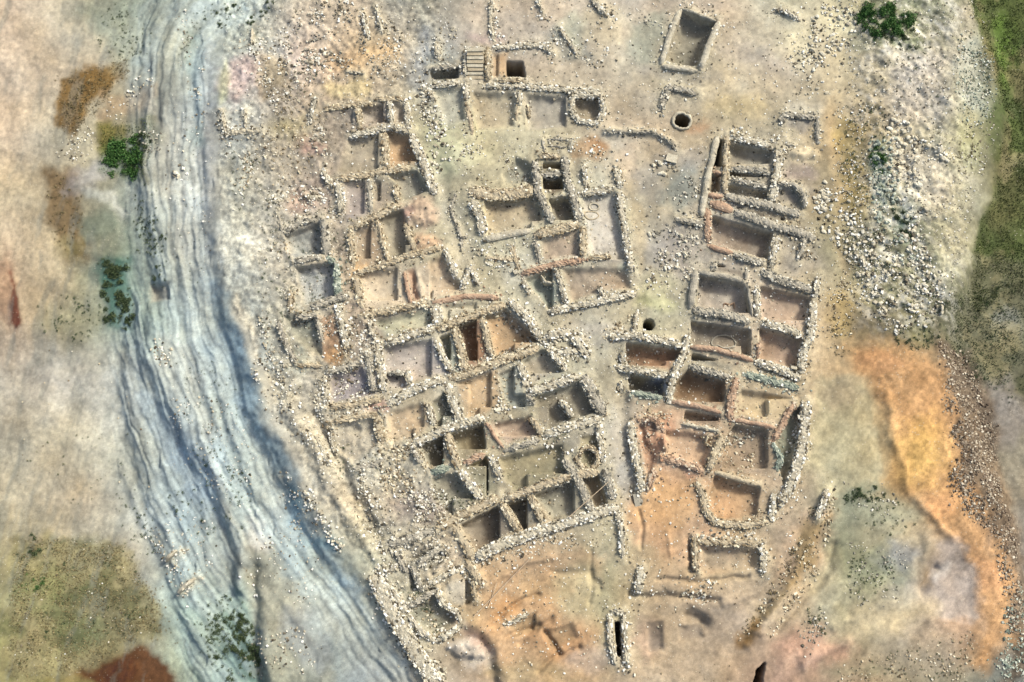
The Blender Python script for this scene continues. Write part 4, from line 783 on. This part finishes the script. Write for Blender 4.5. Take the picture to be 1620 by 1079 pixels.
# ---------------------------------------------------------------- loose stones
# (polygon, count, min px, max px, tone, cluster label)
def band(pts, w):
    P = np.array(pts, float); T = np.gradient(P, axis=0); T /= np.linalg.norm(T, axis=1, keepdims=True); Nn = np.c_[-T[:, 1], T[:, 0]]
    return [tuple(p) for p in P + Nn * w] + [tuple(p) for p in (P - Nn * w)[::-1]]
SC = [
 ([(1300,290),(1345,330),(1400,370),(1440,360),(1480,430),(1490,500),(1440,520),(1400,535),(1370,470),(1350,430),(1318,390),(1292,330)], 1500, 1.3, 6.6, P_, 'pale boulder in the big spill of rocks on the east mound'),
 (E(1305,320,14,20), 60, 4, 8, P_, 'cream boulder heaped at the end of the parallel orange walls'),
 (band([(1415,190),(1430,280),(1440,400)], 22), 320, 1.6, 8, P_, 'white stone in the line of boulders on the east mound'),
 (band([(1440,225),(1475,240),(1500,270)], 9), 70, 3, 9, P_, 'white boulder in the arc of rocks high on the east mound'),
 (band([(1390,230),(1395,330),(1430,420)], 18), 420, 1.4, 6.5, B_, 'grey green stone by the dark scrub on the east mound'),
 ([(1290,10),(1345,0),(1350,60),(1310,120),(1270,90)], 260, 2.5, 7, P_, 'pale stone in the rubble below the green thicket'),
 (band([(1250,60),(1265,110),(1300,150)], 10), 70, 2, 6, P_, 'pale stone strewn on the bank above the path'),
 (E(1540,130,36,80), 420, 1.5, 4.2, B_, 'small grey stone on the outer east slope'),
 ([(1488,545),(1545,555),(1595,680),(1590,780),(1520,770),(1500,660)], 3400, 1.3, 4.4, 'earth', 'stone of the grey gravel belt beside the orange heap'),
 ([(1500,745),(1580,740),(1612,850),(1625,1000),(1600,1000),(1570,840),(1510,800)], 2200, 1.3, 4.4, 'earth', 'stone on the lower gravel belt at the right edge'),
 ([(1590,950),(1620,930),(1620,1079),(1560,1079),(1590,1010)], 260, 1.8, 5, B_, 'stone in the lower right corner'),
 (band([(596,905),(629,980),(660,1035),(700,1079)], 17), 420, 2.5, 6.5, P_, 'white stone spilled along the retaining bank at lower left'),
 ([(590,905),(612,880),(640,960),(690,1050),(660,1050),(610,950)], 130, 2, 5, P_, 'stone behind the retaining bank'),
 (band([(480,780),(510,825),(540,870)], 8), 110, 2.5, 6, P_, 'white stone along the edge of the blue scarp'),
 ([(440,740),(500,790),(500,850),(450,830),(425,790)], 120, 1.5, 4, P_, 'small pale stone on the blue scarp'),
 (E(905,545,28,24), 60, 4, 8.5, P_, 'big white stone tumbled in the yard at the lane corner'),
 (E(797,640,14,16), 40, 3, 6.5, P_, 'white stone in the small heap by the blue grey cell'),
 (band([(665,150),(685,190),(700,230),(680,280)], 14), 260, 2.5, 6, P_, 'cream stone in the pale spill left of the north hall'),
 ([(380,60),(520,20),(560,60),(520,120),(430,160),(400,120)], 360, 2, 5, P_, 'pale stone scattered on the rough ground at upper left'),
 ([(470,20),(560,0),(530,40),(480,45)], 60, 3, 6, P_, 'larger white stone in the cluster near the top edge'),
 (E(490,95,26,16,-10), 60, 3, 6.5, P_, 'white stone in the cluster above the small row of cells'),
 ([(440,150),(520,160),(520,260),(430,300),(400,240)], 260, 1.8, 4.5, T_, 'stone on the rough slope left of the row of cells'),
 ([(430,300),(520,290),(530,350),(440,350)], 150, 2, 5, P_, 'stone strewn above the two grey floored cells'),
 ([(350,200),(410,195),(420,300),(370,330)], 150, 1.8, 4.5, P_, 'stone on the brink above the terraces'),
 ([(390,560),(450,560),(500,700),(470,700),(420,650)], 220, 2, 5, P_, 'pale stone strewn above the bend of the scarp'),
 ([(500,500),(600,500),(600,660),(520,660)], 420, 2, 5, P_, 'stone in the rubble between the orange trench and the houses'),
 ([(590,680),(660,700),(680,740),(640,790),(600,760)], 380, 2, 4.8, T_, 'stone in the brown rubble left of the dark cells'),
 ([(640,770),(710,770),(700,830),(650,820)], 260, 2, 4.6, P_, 'stone on the pinkish rubble mound below the dark cells'),
 ([(560,740),(620,800),(640,880),(610,900),(570,840)], 180, 1.8, 4.5, P_, 'stone along the ditch at the town edge'),
 ([(610,850),(700,840),(700,870),(640,890)], 200, 1.8, 4.5, G_, 'stone beside the speckled wall at lower left'),
 (E(960,30,20,18), 26, 3, 6, P_, 'white stone in the loose group near the top edge left of the tank'),
 ([(880,60),(1000,60),(990,110),(900,100)], 60, 2, 5, P_, 'stone on the bare ground above the six sided basin'),
 (E(1052,262,24,18), 28, 3.5, 9, P_, 'large pale stone left of the smooth grey front wall'),
 ([(1030,360),(1110,370),(1090,430),(1030,420)], 110, 2.5, 7, G_, 'stone in the grey tumble left of the orange ended walls'),
 ([(1080,280),(1112,280),(1105,340),(1060,330)], 80, 2, 5, G_, 'stone in the shade of the smooth grey front wall'),
 (E(945,242,20,10,-10), 34, 2.5, 5, P_, 'pale stone on the brown patch above the pale hall'),
 (E(1040,440,20,30), 40, 2.5, 6, P_, 'stone on the green tinged ground above the black shaft'),
 (E(745,245,24,16), 60, 2, 5, P_, 'cream stone on the pale patch left of the central house'),
 ([(765,380),(840,380),(820,430),(770,430)], 110, 1.8, 4, P_, 'stone among the faint stone lines below the central house'),
 ([(1010,660),(1060,660),(1050,760),(1025,770)], 110, 2.5, 6, O_, 'reddish stone on the burnt orange house'),
 ([(1150,680),(1215,690),(1200,740),(1150,730)], 110, 1.8, 4.2, T_, 'stone on the brown floor of the house by the town wall'),
 (E(1115,937,30,16), 90, 2, 5.5, P_, 'stone in the heap on the ditch edge at the bottom'),
 ([(1250,690),(1275,640),(1280,700),(1255,780)], 120, 2, 5, P_, 'stone at the foot of the town wall'),
 ([(1270,820),(1320,780),(1310,860),(1220,960),(1170,1010),(1240,900)], 260, 2, 4.6, T_, 'stone on the rough bank below the path'),
 ([(1260,1000),(1310,960),(1300,1020),(1270,1040)], 70, 2, 5, G_, 'stone on the small bank near the bottom edge'),
 ([(1330,760),(1420,770),(1430,830),(1340,800)], 60, 1.8, 4, G_, 'stone by the scrub patch at lower right'),
 ([(1340,860),(1440,870),(1420,950),(1340,960)], 160, 1.5, 3.5, G_, 'small stone on the greenish flat at lower right'),
 ([(1340,1050),(1540,1000),(1540,1079),(1320,1079)], 240, 1.5, 4, T_, 'stone on the rough strip at the bottom right'),
 ([(1310,430),(1345,440),(1350,560),(1310,560)], 180, 1.6, 4, T_, 'stone on the yellow bank right of the path'),
 ([(1320,150),(1370,160),(1370,330),(1320,310)], 200, 1.6, 4.4, P_, 'stone on the olive bank above the path'),
 ([(750,885),(900,850),(960,850),(950,870),(780,900)], 90, 1.6, 4, P_, 'stone fallen below the long sweeping wall'),
 (E(248,555,11,26,-22), 46, 2.5, 5, P_, 'stone in the small cairn on the pale terrace'),
 (E(330,700,60,110,-22), 260, 1.2, 4, P_, 'stone on the ledges of the blue slope'), (E(300,250,36,200), 120, 1.2, 4, P_, 'stone on the ledges of the upper terraces'), (E(288,860,50,60,-30), 90, 1.6, 4, P_, 'stone in the gully at lower left'), (band([(220,840),(260,900),(285,960)], 8), 70, 2, 4.5, P_, 'stone along the gully edge at lower left'),
 (band([(165,170),(210,125),(235,110)], 9), 60, 2, 5, P_, 'stone above the olive patch at upper left'), (E(110,220,34,22,-40), 90, 1.6, 4.5, P_, 'stone between the brown patches at upper left'),
 (band([(280,10),(310,100),(312,200)], 10), 60, 1.8, 4.6, P_, 'stone lying on the upper terraces'), (E(285,270,12,10), 8, 5, 9, P_, 'large white boulder alone on the upper terrace'),
 (E(236,215,16,22), 60, 2, 4.2, G_, 'stone on the round knoll beside the green thicket'), (E(440,900,60,70,-30), 140, 1.6, 4, P_, 'stone on the lower blue slope'),
 (E(460,1030,50,40), 110, 1.8, 4.5, P_, 'stone on the grey slope at the bottom edge'), (E(400,1040,14,40), 40, 1.8, 4, G_, 'stone in the scrubby gully at the bottom edge'),
 ([(600,60),(680,60),(660,130),(600,120)], 110, 1.8, 4.4, P_, 'stone right of the yellow soil near the top'), ([(800,380),(1010,430),(1000,470),(850,500)], 60, 1.6, 3.6, P_, 'small stone near the long lower wall above the lane'),
 ([(1200,60),(1290,120),(1290,170),(1220,130)], 30, 2, 4.5, P_, 'stone on the bare ground at upper right'),
 ([(0,850),(200,860),(230,1000),(0,1070)], 60, 1.4, 3, P_, 'small stone on the olive field at lower left'),
 ([(0,550),(200,520),(220,800),(0,840)], 30, 1.4, 3, T_, 'small stone on the plain at the left'),
 ([(360,0),(1300,0),(1290,600),(1250,900),(900,1070),(720,1070),(560,850),(420,600)], 9000, 1.2, 3.2, P_, 'small stone on the town ground'),
 ([(1320,0),(1560,0),(1580,200),(1500,480),(1320,500)], 3500, 1.2, 3.4, P_, 'small stone on the east mound'),
 ([(780,880),(1180,880),(1180,1079),(760,1079)], 160, 1.4, 3.4, T_, 'stone on the ochre ground at the bottom'),
]
LN = '''350,175,357,215;500,190,500,240;513,200,516,245;385,250,392,300;425,322,452,316;487,316,506,309;520,335,548,340;518,350,524,405;553,365,557,430;440,380,448,400;455,460,462,495;470,505,505,495;415,505,430,560
430,560,445,610;500,600,504,660;560,600,600,610;545,545,560,600;575,545,592,625;600,620,608,650;520,665,525,700;500,690,520,730;565,740,585,800;585,800,600,870;600,880,620,900;630,870,690,850;650,830,700,800;620,780,680,800
690,60,695,100;660,80,672,140;700,40,720,60;780,20,790,70;850,10,862,30;935,5,960,20;1000,20,1030,30;870,50,885,70;905,80,935,95;780,225,832,292;750,385,770,420;790,600,800,660;840,690,900,680;860,700,900,712
700,640,712,670;640,700,655,730;560,500,580,560;400,80,450,55;455,70,500,95;470,30,510,20;545,20,560,45;495,60,545,100;420,110,440,180;560,60,600,110;610,30,640,90;640,690,700,715;612,705,640,745;1150,700,1200,690;1000,500,960,540
1100,370,1040,365;1040,400,1100,440;1240,345,1290,380;1235,380,1285,400;1240,230,1230,300;1160,205,1230,225;1180,560,1260,600;1185,590,1265,620;990,560,1000,620;1010,650,1060,665;1000,780,1030,765;1180,830,1225,800;1090,850,1200,850;1220,1000,1290,900
640,900,720,880;650,940,700,1010;700,870,760,930;620,920,640,960;740,890,900,845;860,540,930,560;700,590,850,545;600,540,730,505;770,480,860,540;720,810,950,750;700,690,770,665;930,600,960,660'''
for q in LN.replace('\n', ';').split(';'):
    a_, b_, c_, d_ = map(float, q.split(',')); n = int(math.hypot(c_ - a_, d_ - b_) * 1.1)
    SC.append((band([(a_, b_), (c_, d_)], 6), n, 1.6, 5.2, random.choice('pale pale grey tan'.split()), 'pale stone in one of the tumbled lines of rubble around the houses'))
def sample(P, n):
    P = np.array(P, float); out_u, out_v = [], []; lo, hi = P.min(0), P.max(0); got = 0
    soft = 5
    while got < n:
        u = RN.uniform(lo[0] - soft, hi[0] + soft, n * 3); v = RN.uniform(lo[1] - soft, hi[1] + soft, n * 3)
        d = poly_sd(u, v, [tuple(p) for p in P]); k = (d < RN.normal(0, soft, len(u)))
        k &= (fbm(u, v, 18, 4, 131) * 1.9 + .25) > RN.uniform(-.6, .6, len(u))            # clumps and gaps
        out_u.append(u[k]); out_v.append(v[k]); got += k.sum()
    return np.concatenate(out_u)[:n], np.concatenate(out_v)[:n]
SU, SV_, SZ, ST, SL = [], [], [], [], []
for P, n, a, b, tone, lab in SC:
    u, v = sample(P, n); s = a + (b - a) * RN.random(n) ** 3.2
    SU.append(u); SV_.append(v); SZ.append(s); ST += [tone] * n; SL += [lab] * n
for a_, _ in PLAN:                                                                   # fallen from the walls
    for w_ in a_[3]:
        w_ = T3(*w_)
        if w_[2] < 0: continue
        C_, s_ = resample(w_[0], 2.0); n = int(s_[-1] * .8); i_ = RN.integers(0, len(C_), n)
        u, v = C_[i_, 0] + RN.normal(0, w_[1] * .5 + 3, n), C_[i_, 1] + RN.normal(0, w_[1] * .5 + 3, n)
        SU.append(u); SV_.append(v); SZ.append(1.3 + 3.4 * RN.random(n) ** 3); ST += [w_[3]] * n; SL += ['fallen'] * n
SU, SV_, SZ = np.concatenate(SU), np.concatenate(SV_), np.concatenate(SZ); ST = np.array(ST); SL = np.array(SL)
order = np.argsort(-SZ); big, rest = order[:300], order[300:]
sx, sy = W(SU, SV_, 0); sz = hgt(sx, sy)
def pack(ii):
    r = SZ[ii] * PXM * .5
    P = np.c_[sx[ii], sy[ii], sz[ii] + r * .25]; S3 = np.c_[r * RN.uniform(.9, 1.4, len(ii)), r * RN.uniform(.7, 1.0, len(ii)), r * RN.uniform(.5, .9, len(ii))]
    return P, S3, RN.uniform(0, 6.28, len(ii))
VA, FA, MI, off = [], [], [], 0
tones = ['pale', 'grey', 'tan', 'rust', 'teal', 'earth']
for ti, t in enumerate(tones):
    ii = rest[ST[rest] == t]
    if not len(ii): continue
    V, F = stones(*pack(ii)); VA.append(V); FA.append(F + off); MI.append(np.full(len(F), ti)); off += len(V)
obj('rubble', mesh_np('rubble', np.concatenate(VA), np.concatenate(FA), [SM[t] for t in tones], np.concatenate(MI)),
    kind='stuff', label='countless small pale stones littering the ground between the ruins', category='rubble')
def sub_ico(seed):
    rr = np.random.default_rng(seed); V = [tuple(v) for v in IV]; F = []; mid = {}
    def mp(a, b):
        k = (min(a, b), max(a, b))
        if k not in mid: m = np.array(V[a]) + V[b]; V.append(tuple(m / np.linalg.norm(m))); mid[k] = len(V) - 1
        return mid[k]
    for a, b, c in IF:
        x, y, z = mp(a, b), mp(b, c), mp(c, a); F += [(a, x, z), (b, y, x), (c, z, y), (x, y, z)]
    V = np.array(V); m = np.abs(V).max(1, keepdims=True); V = V / m ** .5 * (1 + rr.uniform(-.12, .12, (len(V), 1)))
    for _ in range(3):                                                                # a few cleft faces
        d = rr.normal(size=3); d /= np.linalg.norm(d); k = V @ d; V = V - np.outer(np.maximum(k - .72, 0), d)
    return V, np.array(F)
one = [(p, c) for p, c in ()]
boulder_m = []
for i, c in enumerate(('e8dcc0', 'c8bca0', 'f0e8d4', 'b0a48c')): boulder_m.append(mud_mat('boulder_stone_' + 'abcd'[i], c, 'd8ccb0'))
rust_m = mud_mat('reddened_boulder', 'b48058', 'd0a07c'); teal_m = mud_mat('grey_green_boulder', '98a090', 'c4c8b4')
bmesh_lib = {}
def boulder_me(k, mk):
    if (k, mk.name) not in bmesh_lib: V, F = sub_ico(900 + k); bmesh_lib[(k, mk.name)] = mesh_np('boulder', V, F, [mk])
    return bmesh_lib[(k, mk.name)]
for q, i in enumerate(big):
    mk = {'earth': boulder_m[3], 'rust': rust_m, 'teal': teal_m}.get(ST[i], boulder_m[q % 4])
    r = SZ[i] * PXM * .5
    o = obj('boulder', boulder_me(q % 7, mk), None, (float(sx[i]), float(sy[i]), float(sz[i] + r * .25)))
    o.scale = (r * random.uniform(.95, 1.6), r * random.uniform(.75, 1.0), r * random.uniform(.55, .9))
    o.rotation_euler = (random.uniform(-.3, .3), random.uniform(-.3, .3), random.uniform(0, 6.28))
    o['label'] = str(SL[i]); o['category'] = 'boulder'; o['group'] = str(SL[i]).replace('stone', 'stones', 1).replace('boulder', 'boulders', 1)

# ---------------------------------------------------------------- scrub
def tuft(nl, seed, leaf, flat=.6):
    r = np.random.default_rng(seed); d = r.normal(size=(nl, 3)); d[:, 2] = abs(d[:, 2]); d /= np.linalg.norm(d, axis=1, keepdims=True)
    lob = 1 + .35 * np.sin(3 * np.arctan2(d[:, 1], d[:, 0]) + r.uniform(0, 6)) * r.uniform(.4, 1)
    P = d * (r.random((nl, 1)) ** .45) * lob[:, None]; P[:, 2] *= flat
    a = r.normal(size=(nl, 3)); a /= np.linalg.norm(a, axis=1, keepdims=True); b = np.cross(a, r.normal(size=(nl, 3))); b /= np.linalg.norm(b, axis=1, keepdims=True)
    s = leaf * r.uniform(.6, 1.5, (nl, 1)); V = np.stack([P - a * s, P - b * s * .5, P + a * s, P + b * s * .5], 1).reshape(-1, 3)
    return V, np.arange(nl * 4).reshape(nl, 4)
BU = [  # region, count, min px, max px, leaf, label
 (E(190,240,34,24), 60, 8, 24, 1, 'green bush in the thicket on the olive patch at upper left'),
 ([(150,235),(235,190),(225,268),(155,262)], 40, 5, 13, 0, 'dark bush on the olive patch at upper left'),
 (E(1395,38,42,26,15), 70, 7, 22, 1, 'green bush in the thicket on the upper right mound'),
 (E(1430,70,34,14,20), 26, 5, 12, 0, 'dark bush at the edge of the upper right thicket'),
 ([(148,398),(193,400),(192,508),(150,505)], 90, 5, 16, 0, 'dark teal bush in the hollow beside the left gully'),
 (E(360,1020,44,60,-12), 150, 4, 10, 0, 'dark bush on the teal slope at the bottom edge'),
 (E(385,1030,20,48,-12), 50, 6, 16, 0, 'dark bush in the gully at the bottom edge'),
 (E(345,985,40,46,-30), 90, 3, 8, 0, 'small dark bush on the slope above the bottom gully'),
 (E(1425,362,13,24), 26, 6, 15, 0, 'dark bush among the boulders of the east mound'),
 (E(1385,255,12,18), 20, 6, 13, 1, 'green bush above the boulder line on the east mound'),
 (E(232,380,26,22), 50, 3, 8, 0, 'dark bush on the knob above the square hollow'),
 ([(235,415),(262,412),(262,440),(225,445)], 16, 4, 9, 0, 'dark bush beside the square hollow'),
 (E(350,20,30,8,-45), 22, 4, 10, 0, 'dark bush in the crack of the upper terraces'), (band([(425,0),(412,18),(395,30)], 4), 16, 5, 11, 0, 'dark bush at the head of the terraces'),
 (band([(335,0),(300,55),(285,85)], 4), 40, 3, 7, 0, 'dark bush along the dark crack of the terraces'),
 (E(190,40,50,44), 120, 2, 6, 0, 'small dark bush on the plain at the upper left'), (E(100,490,60,40), 90, 2.5, 6.5, 0, 'dark bush on the olive slope at the left'),
 (E(225,330,22,40), 70, 2.5, 7, 0, 'dark bush on the slope below the green thicket'),
 ([(360,250),(420,230),(440,330),(380,340)], 90, 2, 6, 0, 'dark bush on the brink above the terraces'),
 ([(400,330),(560,340),(560,520),(410,520)], 330, 2, 6, 0, 'dark bush around the two grey floored cells'), (E(485,125,24,30), 40, 2.5, 6, 0, 'dark bush on the pale ground at upper left'),
 ([(420,100),(450,90),(470,200),(420,210)], 70, 2.5, 6.5, 2, 'dry brown bush beside the pink soil'), (E(300,330,30,160), 60, 1.5, 4, 0, 'tiny bush on the terraces'), (E(330,640,50,100,-22), 140, 1.5, 4.5, 0, 'tiny bush on the blue slope'),
 (E(320,780,70,80,-30), 120, 2, 7.5, 0, 'dark bush on the blue slope at lower left'), (E(200,830,24,60,-30), 50, 2.5, 7, 0, 'dark bush along the gully edge at lower left'),
 (E(230,970,30,60,-25), 80, 2, 5, 2, 'dry bush on the edge of the olive field'), (E(120,730,110,60), 40, 2, 6, 0, 'dark bush on the plain at the left'), (E(22,862,14,18), 5, 8, 16, 0, 'isolated dark bush on the olive field'),
 ([(0,850),(190,860),(230,990),(0,1060)], 260, 2, 6, 0, 'low green bush on the olive field'), (E(35,920,24,14), 14, 5, 11, 1, 'green bush on the olive field'),
 ([(80,115),(190,82),(192,108),(110,200)], 110, 3, 8, 2, 'dry ochre bush on the brown patch at upper left'), (E(90,330,26,60), 90, 3, 7, 2, 'dry brown bush on the brown strip at the left'),
 ([(1330,150),(1400,180),(1400,320),(1330,320)], 160, 2.5, 7.5, 0, 'dark bush on the olive bank above the path'), (E(1450,120,60,60), 60, 2.5, 7, 0, 'dark bush on the pale top of the east mound'),
 (E(1540,130,34,90), 200, 2.5, 6.5, 0, 'dark bush on the outer east slope'), (E(1530,240,16,40), 70, 2.5, 6, 2, 'dry bush on the outer east slope'),
 ([(1340,340),(1480,420),(1480,520),(1390,520)], 230, 2.5, 7, 0, 'dark bush among the big spill of rocks'), ([(1320,380),(1350,400),(1350,560),(1315,560)], 90, 2.5, 6, 2, 'dry bush on the yellow bank right of the path'), (E(1450,535,34,16), 60, 3, 8, 0, 'bush below the spill of rocks'),
 (E(1365,783,36,11,-5), 60, 3, 9, 0, 'dark bush in the scrub patch at lower right'), (E(1400,820,50,24), 50, 2.5, 7, 0, 'bush on the greenish flat at lower right'), (E(1380,910,44,36,-20), 110, 2.5, 6, 0, 'low bush on the greenish flat at lower right'),
 ([(1290,800),(1320,790),(1290,880),(1200,980),(1170,1010)], 130, 2.5, 7, 2, 'dry bush on the rough bank below the path'), (E(1290,985,16,22,-30), 30, 3, 7, 0, 'bush on the small bank near the bottom edge'), ([(1340,1050),(1540,1000),(1540,1079),(1320,1079)], 130, 2, 5, 0, 'bush on the rough strip at the bottom right'),
 (E(1290,820,10,30,20), 30, 3, 6, 0, 'bush beside the stub of pale wall'), ([(690,760),(760,780),(740,810),(700,800)], 40, 3, 6, 0, 'bush inside the dim room below the dark cells'), ([(640,930),(700,950),(700,1000),(660,1000)], 34, 3, 7, 0, 'dark bush in the hollow room at lower left'),
 (E(620,730,30,40), 50, 2.5, 5, 0, 'small bush in the brown rubble'), (E(870,690,20,10), 16, 3, 7, 0, 'bush on the thick wall of the three roomed house'), (E(1090,400,20,30), 24, 2.5, 5, 0, 'small bush in the grey tumble'), ([(1480,480),(1620,420),(1620,640),(1500,560)], 220, 2.5, 7, 0, 'bush on the dim slope at the right edge'),
 ([(500,650),(560,720),(600,860),(560,820)], 60, 2.5, 6, 0, 'small dark bush along the ditch at the town edge'),
 ([(360,0),(1300,0),(1290,600),(1200,700),(600,850),(420,600)], 900, 1.5, 4.2, 0, 'tiny bush among the ruins'),
]
BUu, BUv, BUs, BUk, BUl = [], [], [], [], []
for P, n, a, b, k, lab in BU:
    u, v = sample(P, n); s = a + (b - a) * RN.random(n) ** 1.8
    BUu.append(u); BUv.append(v); BUs.append(s); BUk += [k] * n; BUl += [lab] * n
BUu, BUv, BUs = map(np.concatenate, (BUu, BUv, BUs)); BUk = np.array(BUk); BUl = np.array(BUl)
bx, by = W(BUu, BUv, 0); bz = hgt(bx, by); order = np.argsort(-BUs); big, rest = order[:300], order[300:]
lib = {(k, j): mesh_np('shrub', *tuft(240 if k != 2 else 130, 300 + 10 * k + j, .16), [LEAF[k]]) for k in range(3) for j in range(5)}
for q, i in enumerate(big):
    r = float(BUs[i]) * PXM * .5; k = int(BUk[i])
    o = obj('shrub', lib[(k, q % 5)], None, (float(bx[i]), float(by[i]), float(bz[i]) - .03)); o.scale = (r, r * random.uniform(.8, 1.1), r * random.uniform(.9, 1.2)); o.rotation_euler.z = random.uniform(0, 6.28)
    o['label'] = str(BUl[i]); o['category'] = 'shrub'; o['group'] = str(BUl[i]).replace('bush', 'bushes', 1)
VA, FA, MI, off = [], [], [], 0
for i in rest:
    r = BUs[i] * PXM * .5; V, F = tuft(26, int(RN.integers(0, 60)), .26); c, s = math.cos(i), math.sin(i)
    V = np.c_[V[:, 0] * c - V[:, 1] * s, V[:, 0] * s + V[:, 1] * c, V[:, 2]] * r + (bx[i], by[i], bz[i]); VA.append(V); FA.append(F + off); MI.append(np.full(len(F), BUk[i])); off += len(V)
obj('scrub', mesh_np('scrub', np.concatenate(VA), np.concatenate(FA), LEAF, np.concatenate(MI)), kind='stuff', label='small dark tufts of scrub dotted over the slopes', category='scrub')
# grass of the fields
GRASS = leaf_mat('field_grass', [(0, (.03, .045, .012)), (.6, (.06, .085, .022)), (1, (.11, .12, .04))])
GR = [([(1520,-20),(1640,-20),(1680,420),(1560,490),(1545,400),(1580,300),(1595,200),(1580,110)], 16000, 1), ([(0,850),(160,855),(190,885),(240,960),(235,1000),(130,1055),(0,1085)], 9000, 2),
      ([(148,190),(235,180),(228,268),(150,262)], 1600, 1), ([(85,115),(192,84),(192,108),(112,200),(88,188)], 1500, 2), ([(1500,480),(1640,420),(1680,620),(1540,590)], 5000, 0), (E(1395,40,44,26,15), 1200, 1)]
VA, FA, MI, off = [], [], [], 0
for P, n, k in GR:
    u, v = sample(P, n); x, y = W(u, v, 0); z = hgt(x, y); a = RN.uniform(0, 6.28, n); w = RN.uniform(.02, .05, n); h = RN.uniform(.05, .16, n); t = RN.uniform(.03, .14, n); b = RN.uniform(0, 6.28, n)
    A = np.c_[x - np.cos(a) * w, y - np.sin(a) * w, z - .02]; B = np.c_[x + np.cos(a) * w, y + np.sin(a) * w, z - .02]; T = np.c_[x + np.cos(b) * t, y + np.sin(b) * t, z + h]
    VA.append(np.stack([A, B, T], 1).reshape(-1, 3)); FA.append(np.arange(n * 3).reshape(n, 3) + off); MI.append(np.full(n, k)); off += n * 3
obj('grass', mesh_np('grass', np.concatenate(VA), np.concatenate(FA), [LEAF[0], GRASS, LEAF[2]], np.concatenate(MI)), kind='stuff', label='short green and dry grass of the fields', category='grass')
print('walls', len(RUINS), 'stones', len(SZ), 'bushes', len(BUs))
